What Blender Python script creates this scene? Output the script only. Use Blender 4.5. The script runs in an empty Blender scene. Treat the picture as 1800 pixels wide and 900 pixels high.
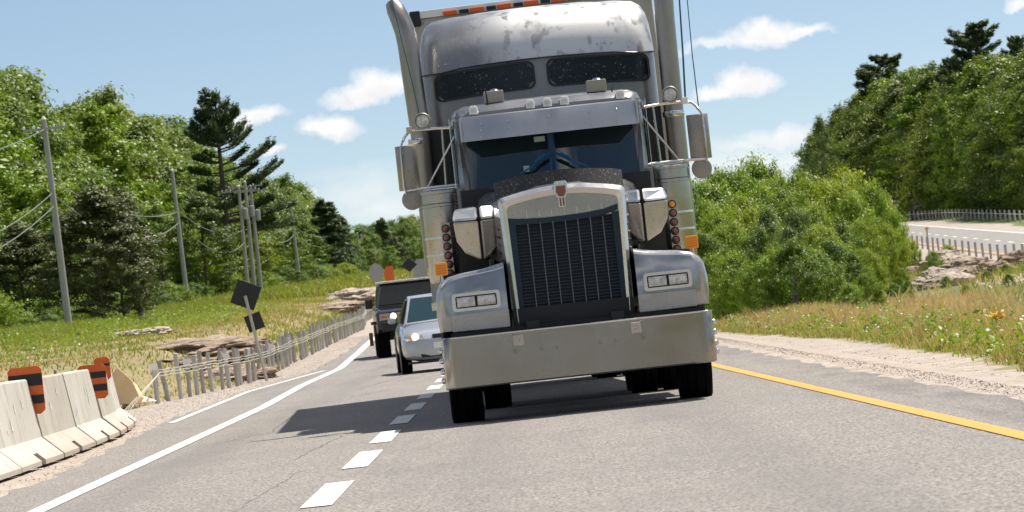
import bpy, bmesh, math, random
import numpy as np
from mathutils import Vector, Matrix, noise as mnoise
random.seed(7); rng = np.random.default_rng(7)
sc = bpy.context.scene
C = bpy.context.collection
# ---------------------------------------------------------------- camera
A = math.radians(6.2); F = 7900.0; CAMZ = 1.06; VH = 86.0
pitch = math.atan(VH / F)
cam = bpy.data.cameras.new('camera'); cam.lens = F / 1800 * 36; cam.sensor_width = 36
cam.clip_start = 0.5; cam.clip_end = 30000
co = bpy.data.objects.new('camera', cam); C.objects.link(co)
fw = Vector((0, math.cos(pitch), math.sin(pitch))); u0 = Vector((0, -math.sin(pitch), math.cos(pitch))); xr = Vector((1, 0, 0))
R_ = xr * math.cos(A) - u0 * math.sin(A); U_ = xr * math.sin(A) + u0 * math.cos(A)
co.matrix_world = Matrix(((R_.x, U_.x, -fw.x, 0), (R_.y, U_.y, -fw.y, 0), (R_.z, U_.z, -fw.z, CAMZ), (0, 0, 0, 1)))
cam.dof.use_dof = True; cam.dof.focus_distance = 42.5; cam.dof.aperture_fstop = 13.0
sc.camera = co
# ---------------------------------------------------------------- light
SUN = Vector((0.42, 0.45, 1.0)).normalized()
sl = bpy.data.lights.new('sun', 'SUN'); sl.energy = 4.6; sl.angle = math.radians(0.53); sl.color = (1, 0.93, 0.81)
so = bpy.data.objects.new('sun', sl); C.objects.link(so); so.rotation_euler = SUN.to_track_quat('Z', 'Y').to_euler()
sc.view_settings.view_transform = 'Standard'; sc.view_settings.look = 'None'
sc.view_settings.exposure = 0.60; sc.view_settings.gamma = 1
sc.cycles.max_bounces = 6; sc.cycles.transparent_max_bounces = 8
sc.cycles.diffuse_bounces = 3; sc.cycles.glossy_bounces = 3

class NT:
    """tiny node helper"""
    def __init__(s, tree): s.t = tree; s.n = tree.nodes; s.l = tree.links
    def new(s, typ, **kw):
        n = s.n.new(typ)
        for k, v in kw.items(): setattr(n, k, v)
        return n
    def put(s, sock, val):
        if isinstance(val, bpy.types.NodeSocket): s.l.new(val, sock)
        elif val is not None:
            if sock.type == 'RGBA' and len(val) == 3: val = (*val, 1)
            sock.default_value = val
    def math(s, op, a, b=None, c=None, clamp=False):
        n = s.new('ShaderNodeMath', operation=op, use_clamp=clamp); s.put(n.inputs[0], a)
        if b is not None: s.put(n.inputs[1], b)
        if c is not None: s.put(n.inputs[2], c)
        return n.outputs[0]
    def vmath(s, op, a, b=None, sc_=None):
        n = s.new('ShaderNodeVectorMath', operation=op); s.put(n.inputs[0], a)
        if b is not None: s.put(n.inputs[1], b)
        if sc_ is not None: s.put(n.inputs['Scale'], sc_)
        return n.outputs['Value'] if op in ('LENGTH', 'DOT_PRODUCT') else n.outputs[0]
    def noise(s, vec, scale, detail=4, rough=0.55, col=False):
        n = s.new('ShaderNodeTexNoise'); s.put(n.inputs['Vector'], vec); s.put(n.inputs['Scale'], scale)
        n.inputs['Detail'].default_value = detail; n.inputs['Roughness'].default_value = rough
        return n.outputs['Color'] if col else n.outputs[0]
    def mix(s, f, a, b, blend='MIX'):
        n = s.new('ShaderNodeMix', data_type='RGBA', blend_type=blend)
        s.put(n.inputs[0], f); s.put(n.inputs[6], a); s.put(n.inputs[7], b); return n.outputs[2]
    def ramp(s, f, lo, hi, a=0.0, b=1.0):
        n = s.new('ShaderNodeMapRange'); s.put(n.inputs[0], f); n.inputs[1].default_value = lo; n.inputs[2].default_value = hi
        n.inputs[3].default_value = a; n.inputs[4].default_value = b; n.clamp = True; return n.outputs[0]
    def sep(s, v):
        n = s.new('ShaderNodeSeparateXYZ'); s.put(n.inputs[0], v); return n.outputs
    def comb(s, x, y, z):
        n = s.new('ShaderNodeCombineXYZ')
        for i, q in enumerate((x, y, z)): s.put(n.inputs[i], q)
        return n.outputs[0]
    def coord(s, which='Object'): return s.new('ShaderNodeTexCoord').outputs[which]
    def geo(s, which): return s.new('ShaderNodeNewGeometry').outputs[which]

def uv_(px, py):
    dx, dy = px - 900, py - 450
    return dx * math.cos(A) - dy * math.sin(A), dx * math.sin(A) + dy * math.cos(A)
def ray(px, py, Y):
    """point of the place at distance Y along the line of sight"""
    u, v = uv_(px, py); s = F / Y
    return Vector((u / s, Y, CAMZ - (v - VH) / s))

# world ---------------------------------------------------------------
w = bpy.data.worlds.new('World'); sc.world = w; w.use_nodes = True
N = NT(w.node_tree); bg = w.node_tree.nodes['Background']
sky = N.new('ShaderNodeTexSky', sky_type='NISHITA'); sky.sun_disc = False
sky.sun_elevation = math.asin(SUN.z); sky.sun_rotation = math.atan2(SUN.x, SUN.y)
sky.altitude = 300; sky.air_density = 1.0; sky.dust_density = 0.15; sky.ozone_density = 2.0
d = N.coord('Generated'); dx, dy, dz = N.sep(d)
# the air of this clear day is thin: the blue reaches low, so the sky is read a little higher than the line of sight
up_ = N.vmath('NORMALIZE', N.comb(dx, dy, N.math('ADD', N.math('MULTIPLY', N.math('MAXIMUM', dz, 0.0), 1.9), 0.045))); w.node_tree.links.new(up_, sky.inputs[0])
elev = N.math('ARCSINE', dz)
# cumulus near the horizon ahead, each a lumpy flat-bottomed blob in azimuth and elevation
dyp = N.math('MAXIMUM', dy, 0.02)
P = N.comb(N.math('MULTIPLY', N.math('DIVIDE', dx, dyp), 79.0), N.math('MULTIPLY', N.math('DIVIDE', dz, dyp), 79.0), 0.0)
n1 = N.noise(P, 3.2, 7, 0.62, col=True); n2 = N.noise(P, 0.9, 3, 0.5, col=True)
P2 = N.vmath('ADD', P, N.vmath('SCALE', N.vmath('SUBTRACT', n1, (0.5, 0.5, 0.5)), sc_=0.34))
P2 = N.vmath('ADD', P2, N.vmath('SCALE', N.vmath('SUBTRACT', n2, (0.5, 0.5, 0.5)), sc_=0.5))
blobs = [(668, 152, 46, 30, 1), (640, 168, 50, 20, 1), (700, 150, 34, 26, 1), (602, 178, 38, 14, .8), (578, 228, 50, 22, 1), (565, 232, 40, 14, 1), (455, 205, 46, 17, 1), (408, 214, 36, 18, .9),
         (470, 270, 26, 10, .9), (1345, 68, 68, 22, 1), (1330, 62, 30, 24, 1), (1400, 66, 52, 13, 1), (1270, 80, 46, 12, .75), (1215, 86, 50, 10, .45), (1310, 150, 44, 24, 1),
         (1272, 160, 50, 13, 1), (1340, 150, 34, 16, 1), (1370, 240, 70, 19, .75), (1310, 258, 60, 15, .65), (1320, 296, 150, 42, .55), (1798, 16, 26, 12, .9),
         (640, 345, 90, 42, .42), (690, 370, 80, 40, .5), (538, 335, 16, 12, .8), (1560, 255, 40, 8, .15), (620, 300, 90, 14, .2)]
cover = None; low_ = None
for bx_, by_, rx, ry, st in blobs:
    u, v = uv_(bx_, by_)
    q = N.vmath('SUBTRACT', P2, (u / 100, (VH - v) / 100, 0)); qx, qy, _ = N.sep(q)
    rx *= 1.15; ry *= 1.28; ex = N.math('DIVIDE', qx, rx / 100); ey = N.math('MAXIMUM', N.math('DIVIDE', qy, ry / 100), N.math('DIVIDE', qy, -ry / 100 * .6))
    rr = N.math('SQRT', N.math('ADD', N.math('MULTIPLY', ex, ex), N.math('MULTIPLY', ey, ey)))
    soft = 0.72 if st >= .75 else 0.95
    m = N.ramp(rr, 1.18, 1.18 - soft, 0.0, st)
    lo_m = N.math('MULTIPLY', m, N.ramp(qy, 0.12, -0.12)); low_ = lo_m if low_ is None else N.math('MAXIMUM', low_, lo_m)
    cover = m if cover is None else N.math('MAXIMUM', cover, m)
cover = N.math('MULTIPLY', cover, N.ramp(dy, 0.2, 0.5))
# fair weather clouds over the rest of the sky
dzp = N.math('MAXIMUM', dz, 0.03)
Q = N.comb(N.math('DIVIDE', dx, dzp), N.math('DIVIDE', dy, dzp), 0.0)
gen = N.math('MULTIPLY', N.ramp(N.noise(Q, 0.9, 7, 0.6), 0.50, 0.60), N.ramp(dz, 0.09, 0.16))
cover = N.math('MAXIMUM', cover, gen)
skyc = N.mix(1.0, sky.outputs[0], (1.10, 1.01, 0.93), 'MULTIPLY')
shade = N.noise(P, 1.9, 4, 0.5)
cl = N.mix(N.ramp(shade, .35, .65), (8.3, 8.2, 8.2), (9.4, 9.2, 9.0))
cl = N.mix(N.math('MULTIPLY', low_, .55), cl, (6.9, 7.1, 7.6)); fin = N.mix(cover, skyc, cl)
w.node_tree.links.new(fin, bg.inputs[0]); bg.inputs[1].default_value = 0.078

# ---------------------------------------------------------------- materials
def mat(name, base=(.5, .5, .5), rough=.6, metal=0.0, fn=None, **kw):
    m = bpy.data.materials.new(name); m.use_nodes = True
    n = NT(m.node_tree); b = m.node_tree.nodes['Principled BSDF']
    n.put(b.inputs['Base Color'], base); b.inputs['Roughness'].default_value = rough; b.inputs['Metallic'].default_value = metal
    for k, v in kw.items(): n.put(b.inputs[k.replace('_', ' ')], v)
    if fn: fn(n, b)
    return m
def bump(n, b, h, strength=.5, dist=.02):
    k = n.new('ShaderNodeBump'); k.inputs['Strength'].default_value = strength; k.inputs['Distance'].default_value = dist
    n.put(k.inputs['Height'], h); n.put(b.inputs['Normal'], k.outputs[0])
def mottled(c1, c2, scale, r1, r2, bstr=0, speck=None, speck_scale=60, detail=5, lo=.35, hi=.65):
    def fn(n, b):
        o = n.coord(); f = n.noise(o, scale, detail, .6)
        c = n.mix(n.ramp(f, lo, hi), c1, c2)
        if speck: c = n.mix(n.ramp(n.noise(o, speck_scale, 2), .62, .7), c, speck)
        n.put(b.inputs['Base Color'], c); n.put(b.inputs['Roughness'], n.ramp(f, lo, hi, r1, r2))
        if bstr: bump(n, b, f, bstr, .01)
    return fn
M = {}
def asphalt(n, b):
    o = n.coord(); g = n.noise(n.vmath('MULTIPLY', o, (1, .45, 1)), 20, 4, .9); s2 = n.noise(n.vmath('MULTIPLY', o, (1, .6, 1)), 42, 3, .85); big = n.noise(o, .35, 4, .6)
    st = n.noise(n.vmath('MULTIPLY', o, (1.0, .06, 1)), 1.4, 3, .6)
    c = n.mix(n.ramp(g, .36, .64), (.120, .107, .098), (.305, .278, .256))
    c = n.mix(n.ramp(s2, .50, .62), c, (.42, .39, .36)); c = n.mix(n.ramp(s2, .48, .38), c, (.06, .055, .052))
    c = n.mix(n.math('MULTIPLY', n.ramp(big, .4, .65), .4), c, (.18, .168, .158))
    c = n.mix(n.math('MULTIPLY', n.ramp(st, .52, .68), .35), c, (.125, .12, .12))
    x, y, z = n.sep(o); wob = n.math('MULTIPLY', n.math('SUBTRACT', n.noise(n.comb(0.0, y, 0.0), .08, 2), .5), .5); xx = n.math('ADD', x, wob)
    tr = None
    for cx in (-.35, 1.35, -2.9):
        q = n.ramp(n.math('ABSOLUTE', n.math('SUBTRACT', xx, cx)), .42, .1); tr = q if tr is None else n.math('MAXIMUM', tr, q)
    c = n.mix(n.math('MULTIPLY', tr, .28), c, (.135, .125, .12))
    sh = n.math('MULTIPLY', n.ramp(x, 2.85, 3.0), n.ramp(n.noise(n.vmath('MULTIPLY', o, (1, .15, 1)), 2.2, 4, .7), .42, .6)); c = n.mix(n.math('MULTIPLY', sh, .45), c, (.10, .088, .082))
    pt = n.ramp(n.noise(n.vmath('MULTIPLY', o, (1, .4, 1)), .55, 5, .75), .60, .68, 0, .25); c = n.mix(pt, c, (.11, .10, .095))
    n.put(b.inputs['Base Color'], c); bump(n, b, s2, .5, .004)
M['asphalt'] = mat('asphalt', rough=.9, fn=asphalt)
M['asphalt_far'] = mat('asphalt_far', rough=.9, fn=mottled((.21, .2, .19), (.26, .25, .24), .6, .9, .9))
def paint_line(c):
    def fn(n, b):
        o = n.coord(); f = n.noise(o, 30, 4, .7); g = n.noise(o, 2.5, 3, .6)
        wear = n.math('MULTIPLY', n.ramp(f, .50, .64), n.ramp(g, .38, .62, .2, .95))
        n.put(b.inputs['Base Color'], n.mix(wear, c, (.3, .28, .25)))
    return fn
M['white_line'] = mat('white_line_paint', rough=.7, fn=paint_line((.74, .73, .69)))
M['yellow_line'] = mat('yellow_line_paint', rough=.7, fn=paint_line((.80, .31, .02)))
M['crack'] = mat('crack_sealant', (.125, .117, .11), .8)
def groundfn(n, b):
    o = n.coord(); at = n.new('ShaderNodeAttribute', attribute_name='zone'); r, g, bl = n.sep(at.outputs['Vector'])
    f1 = n.noise(o, .9, 5, .65); f2 = n.noise(o, 9, 4, .7); f3 = n.noise(o, .16, 4, .6)
    nz = n.math('MULTIPLY', n.math('SUBTRACT', f1, .5), 1.5)
    soil = n.mix(n.ramp(f2, .35, .65), (.25, .205, .17), (.43, .375, .325))
    soil = n.mix(n.ramp(n.noise(o, 2.2, 5, .7), .42, .62), soil, (.47, .405, .355))
    soil = n.mix(n.math('MULTIPLY', n.ramp(n.noise(n.vmath('MULTIPLY', o, (1, .5, 1)), 11, 4, .85), .52, .66), .55), soil, (.16, .115, .09))
    green = n.mix(n.ramp(f2, .3, .7), (.075, .105, .026), (.15, .18, .05))
    dry = n.mix(n.ramp(f2, .3, .7), (.22, .17, .085), (.36, .29, .16))
    veg = n.mix(n.ramp(n.math('ADD', g, n.math('MULTIPLY', n.math('SUBTRACT', f3, .5), 1.2)), .3, .7), green, dry)
    c = n.mix(n.ramp(n.math('ADD', r, nz), .42, .6), veg, soil)
    n.put(b.inputs['Base Color'], c); bump(n, b, f2, .8, .05)
M['ground'] = mat('ground', rough=.95, fn=groundfn)
def concfn(c1, c2):
    def fn(n, b):
        o = n.coord(); f = n.noise(o, 1.1, 5, .6); st = n.noise(n.vmath('MULTIPLY', o, (1, .9, .25)), 5, 4, .65); fi = n.noise(o, 25, 4, .7); x, y, z = n.sep(o)
        c = n.mix(n.ramp(f, .35, .65), c1, c2); c = n.mix(n.math('MULTIPLY', n.ramp(st, .52, .72), .55), c, (.27, .235, .19)); c = n.mix(n.math('MULTIPLY', n.ramp(fi, .58, .7), .4), c, (.25, .22, .18))
        c = n.mix(n.math('MULTIPLY', n.ramp(n.math('ADD', z, n.math('MULTIPLY', fi, .12)), .22, .06), .6), c, (.34, .26, .20))
        n.put(b.inputs['Base Color'], c); n.put(b.inputs['Roughness'], .88); bump(n, b, fi, .25, .006)
    return fn
M['concrete'] = mat('barrier_concrete', fn=concfn((.47, .45, .41), (.55, .53, .49)))
M['concrete2'] = mat('barrier_concrete_grey', fn=concfn((.41, .385, .335), (.49, .46, .41)))
M['wood_grey'] = mat('weathered_wood', rough=.9, fn=lambda n, b: (n.put(b.inputs['Base Color'], n.mix(n.ramp(n.noise(n.vmath('MULTIPLY', n.coord(), (1, 1, .12)), 30, 4, .7), .3, .7), (.40, .38, .345), (.62, .60, .555)))))
M['wood_dark'] = mat('dark_weathered_wood', rough=.9, fn=lambda n, b: (n.put(b.inputs['Base Color'], n.mix(n.ramp(n.noise(n.vmath('MULTIPLY', n.coord(), (1, 1, .12)), 30, 4, .7), .3, .7), (.29, .265, .23), (.50, .47, .42)))))
M['pole'] = mat('pole_wood', rough=.85, fn=lambda n, b: (n.put(b.inputs['Base Color'], n.mix(n.ramp(n.noise(n.vmath('MULTIPLY', n.coord(), (1, 1, .05)), 9, 4, .7), .3, .7), (.27, .27, .25), (.42, .42, .39)))))
M['plywood'] = mat('tan_plywood', rough=.8, fn=mottled((.72, .50, .26), (.80, .62, .38), 3, .7, .85))
M['rope'] = mat('pale_cable', (.48, .45, .40), .6, .2)
M['wire'] = mat('wire', (.22, .24, .22), .55, .3)
M['orange'] = mat('orange_sheeting', rough=.55, fn=mottled((.74, .15, .02), (.66, .13, .025), 5, .5, .65, 0, (.50, .12, .04), 18))
M['blacksheet'] = mat('black_sheeting', (.012, .012, .014), .5)
M['signback'] = mat('dark_sign_back', (.014, .014, .017), .45)
M['greyback'] = mat('grey_sign_back', (.36, .36, .35), .5, .4)
M['yellow_sign'] = mat('yellow_sign', (.72, .42, .03), .5)
def rockfn(c1, c2, cd):
    def fn(n, b):
        o = n.coord(); st = n.noise(n.vmath('MULTIPLY', o, (.5, .5, 5)), 1.6, 6, .7); f = n.noise(o, 3.2, 5, .7)
        c = n.mix(n.ramp(st, .38, .6), c1, c2); c = n.mix(n.ramp(f, .5, .62), c, c1); c = n.mix(n.ramp(st, .47, .40), c, cd)
        n.put(b.inputs['Base Color'], c); bump(n, b, n.math('ADD', st, f), 1.0, .12)
    return fn
M['rock'] = mat('granite', rough=.95, fn=rockfn((.26, .18, .12), (.44, .35, .27), (.09, .065, .05)))
M['rock2'] = mat('pale_granite', rough=.95, fn=rockfn((.36, .29, .23), (.54, .46, .39), (.14, .11, .09)))
M['gravel'] = mat('gravel_stone', rough=.9, fn=mottled((.24, .19, .155), (.42, .36, .315), 3, .9, .9))
M['bark'] = mat('bark', rough=.95, fn=mottled((.05, .04, .032), (.13, .11, .09), 2.5, .9, .95))
M['palebark'] = mat('pale_bark', rough=.95, fn=mottled((.16, .14, .12), (.3, .28, .25), 2.5, .9, .95))
def leaf(name, ca, cb, cc, trans=.24, var=.35):
    m = bpy.data.materials.new(name); m.use_nodes = True; n = NT(m.node_tree)
    b = m.node_tree.nodes['Principled BSDF']; out = m.node_tree.nodes['Material Output']
    isl = n.geo('Random Per Island'); oi = n.new('ShaderNodeObjectInfo').outputs['Random']
    at = n.new('ShaderNodeAttribute', attribute_name='clump').outputs['Fac']
    c = n.mix(n.ramp(n.math('ADD', n.math('MULTIPLY', isl, .45), n.math('MULTIPLY', at, .55)), .1, .9), ca, cb)
    c = n.mix(n.ramp(oi, .0, 1, 0, var * 2), c, cc)
    n.put(b.inputs['Base Color'], c); b.inputs['Roughness'].default_value = .5; b.inputs['Specular IOR Level'].default_value = .35
    tr = n.new('ShaderNodeBsdfTranslucent'); n.put(tr.inputs[0], n.mix(1.0, c, (1.5, 1.5, .6), 'MULTIPLY'))
    mx = n.new('ShaderNodeMixShader'); mx.inputs[0].default_value = trans
    n.l.new(b.outputs[0], mx.inputs[1]); n.l.new(tr.outputs[0], mx.inputs[2]); n.l.new(mx.outputs[0], out.inputs[0])
    return m
M['leaf'] = leaf('broad_leaf', (.04, .10, .008), (.15, .24, .020), (.20, .265, .020))
M['leaf_far'] = leaf('forest_leaf', (.05, .10, .012), (.155, .235, .028), (.22, .255, .028))
M['leaf_silver'] = leaf('silvery_leaf', (.09, .15, .045), (.23, .30, .11), (.18, .26, .06))
M['leaf_dark'] = leaf('dark_green_leaf', (.032, .07, .012), (.115, .175, .024), (.17, .20, .024))  # darker green variant of the broad leaf
M['leaf_bright'] = leaf('young_leaf', (.09, .19, .010), (.24, .35, .025), (.28, .36, .028))
M['needle'] = leaf('pine_needle', (.04, .08, .032), (.11, .16, .06), (.07, .12, .04), .12, .2)
M['cedar'] = leaf('cedar_spray', (.055, .07, .018), (.14, .16, .045), (.12, .15, .035), .12, .3)
M['bush'] = leaf('willow_leaf', (.045, .115, .010), (.22, .33, .028), (.30, .36, .03), .28, .5)
M['grass'] = leaf('grass_blade', (.15, .20, .035), (.27, .31, .07), (.24, .27, .05), .3)
M['drygrass'] = leaf('dry_grass_blade', (.42, .29, .17), (.66, .50, .33), (.58, .42, .25), .25)
M['weed'] = leaf('weed_leaf', (.10, .19, .02), (.22, .32, .04), (.2, .3, .03), .3)
M['daisy'] = mat('daisy_petal', (.75, .73, .66), .7)
M['yellowflower'] = mat('yellow_petal', (.80, .42, .02), .6)
# vehicle materials
M['dull'] = mat('dusty_dull_steel', rough=.48, metal=.6, fn=mottled((.33, .305, .265), (.40, .375, .33), 3.0, .42, .55, 0, (.25, .23, .21), 45))
M['steel'] = mat('dull_stainless', rough=.3, metal=1, fn=mottled((.42, .395, .355), (.50, .475, .44), 3.0, .2, .36, 0, (.36, .34, .31), 45))
M['bumper'] = mat('dusty_bumper_chrome', rough=.3, metal=.9, fn=mottled((.33, .315, .285), (.40, .38, .345), 1.6, .14, .30, 0, (.28, .25, .21), 75))
M['satin'] = mat('hazy_chrome', rough=.3, metal=.85, fn=mottled((.70, .68, .65), (.80, .78, .75), 3, .22, .34))
M['chrome'] = mat('chrome', rough=.12, metal=1, fn=mottled((.62, .61, .60), (.70, .69, .68), 4, .1, .22))
M['dustychrome'] = mat('dusty_chrome', rough=.3, metal=.55, fn=mottled((.50, .45, .375), (.60, .55, .475), 4, .36, .48, 0, (.30, .26, .20), 50))
M['visor'] = mat('brushed_aluminium', rough=.38, metal=.85, fn=mottled((.50, .495, .50), (.57, .56, .56), 3, .36, .44, 0, (.58, .58, .59), 70))
M['stack'] = mat('stack_steel', rough=.34, metal=1, fn=mottled((.32, .285, .245), (.40, .365, .325), 2, .28, .42))
M['truckpaint'] = mat('grey_metallic_paint', rough=.35, metal=.55, Coat_Weight=.5, Coat_Roughness=.12, fn=mottled((.20, .20, .205), (.25, .25, .255), 2, .26, .38, 0, (.30, .30, .30), 60))
def oxid_glare(n, b):
    o = n.coord(); f = n.noise(o, 2.2, 6, .62); g = n.noise(n.vmath('MULTIPLY', o, (1.6, 1, 1)), 5.5, 3, .5)
    sp = n.noise(o, 34, 2); x, y, z = n.sep(o)
    dull = n.math('MULTIPLY', n.ramp(f, .30, .50), n.ramp(x, -.8, -.2))
    dull = n.math('MULTIPLY', dull, n.ramp(g, .66, .56, .25, 1))
    c = n.mix(dull, (.25, .25, .255), (.60, .60, .60)); c = n.mix(n.ramp(sp, .6, .68, 0, .3), c, (.5, .5, .5))  # oxidised patches, kept lighter on the right to imitate sun glare
    n.put(b.inputs['Base Color'], c); n.put(b.inputs['Roughness'], n.ramp(dull, 0, 1, .34, .46)); n.put(b.inputs['Coat Weight'], n.ramp(dull, 0, 1, .5, .2))
M['roofpaint'] = mat('oxidised_glare_grey_paint', metal=.65, Coat_Roughness=.2, fn=oxid_glare)
M['fender'] = mat('fender_paint', rough=.22, metal=.6, Coat_Weight=.9, Coat_Roughness=.06, fn=mottled((.36, .36, .365), (.52, .51, .50), 2.6, .10, .24))
M['fenderpanel'] = mat('grey_fender_panel', rough=.45, metal=.7, fn=mottled((.44, .425, .40), (.52, .50, .475), 5, .4, .5, 0, (.32, .30, .28), 60))
M['rubber'] = mat('rubber', (.004, .004, .0045), .95, Specular_IOR_Level=.12)  # rubber set darker and duller to stand in for deep shade
M['black'] = mat('black_plastic', (.012, .013, .016), .5)
M['navy'] = mat('navy_screen', (.012, .026, .045), .65)
M['slat'] = mat('dark_louvre', (.075, .10, .135), .6, .2)
M['darkbar'] = mat('grille_bar', (.16, .165, .18), .45, .8)
def bugs(n, b):
    o = n.coord(); f = n.noise(o, 55, 2, .5)
    n.put(b.inputs['Base Color'], n.mix(n.ramp(f, .60, .72), (.028, .027, .026), (.28, .26, .23)))
M['bugshield'] = mat('bug_spattered_shield', rough=.55, fn=bugs)
def winfn(n, b):
    o = n.coord(); f = n.noise(o, 46, 2, .5); g = n.noise(o, 2.5, 3)
    s_ = n.math('MULTIPLY', n.ramp(f, .62, .78), n.ramp(g, .35, .6, .3, 1))
    n.put(b.inputs['Base Color'], n.mix(s_, (.012, .016, .026), (.26, .27, .29))); n.put(b.inputs['Roughness'], n.ramp(s_, 0, 1, .15, .6)); b.inputs['Specular IOR Level'].default_value = .3
M['sleeperglass'] = mat('spattered_dark_glass', rough=.12, fn=winfn)
M['glass'] = mat('tinted_glass', (.06, .12, .15), .02, 0, Transmission_Weight=.75, IOR=1.5, Specular_IOR_Level=1.0, Coat_Weight=1.0, Coat_Roughness=.02)
M['carglass'] = mat('car_glass', (.008, .012, .016), .05, Specular_IOR_Level=.3)
M['tealglass'] = mat('teal_car_glass', (.018, .045, .05), .06)
M['interior'] = mat('cab_interior', (.16, .165, .17), .8)
M['blue'] = mat('blue_wiper', (.01, .12, .28), .35, .2)
M['bluedark'] = mat('dark_blue_trim', (.008, .04, .10), .35)
M['lens'] = mat('clear_lamp_lens', rough=.12, fn=mottled((.48, .47, .44), (.72, .71, .67), 14, .08, .2), Coat_Weight=1)
M['whitelens'] = mat('frosted_lamp_glass', rough=.25, fn=mottled((.42, .41, .38), (.80, .79, .76), 22, .2, .3, 0, None, 60, 3), Coat_Weight=.6)
M['amber'] = mat('amber_lens', (1.0, .36, .012), .35, Coat_Weight=.8)  # colour brightened to stand for sun shining through the lens
M['amberdark'] = mat('dull_amber_lens', (.24, .10, .06), .3, Coat_Weight=.6)
M['orangelens'] = mat('orange_marker_lens', (.72, .12, .02), .3)
M['whitehousing'] = mat('white_lamp_housing', (.84, .83, .80), .35)
M['beigebox'] = mat('beige_lamp_housing', (.36, .33, .28), .5, .3)
M['trailer'] = mat('trailer_white', rough=.5, fn=mottled((.40, .38, .34), (.48, .46, .42), 1.2, .45, .6, 0, (.42, .40, .36), 20))
M['rust'] = mat('rusty_hinge', (.20, .09, .05), .8)
M['emblemred'] = mat('faded_red_enamel', (.26, .085, .055), .45)
M['silvercar'] = mat('silver_car_paint', (.48, .50, .53), .28, .5, Coat_Weight=.8, Coat_Roughness=.05)
M['blackcar'] = mat('black_car_paint', (.012, .014, .02), .22, .2, Coat_Weight=.7, Coat_Roughness=.06)
M['antenna'] = mat('teal_antenna', (.01, .09, .12), .4)
M['red'] = mat('red_plastic', (.55, .03, .03), .5)
M['sticker'] = mat('pale_sticker', (.5, .6, .55), .6)
def glow(name, col, st):
    m = mat(name, col, .3); b = m.node_tree.nodes['Principled BSDF']
    b.inputs['Emission Color'].default_value = (*col, 1); b.inputs['Emission Strength'].default_value = st; return m
M['lampon'] = glow('lit_headlamp', (1, .84, .6), 1.7)

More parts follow.
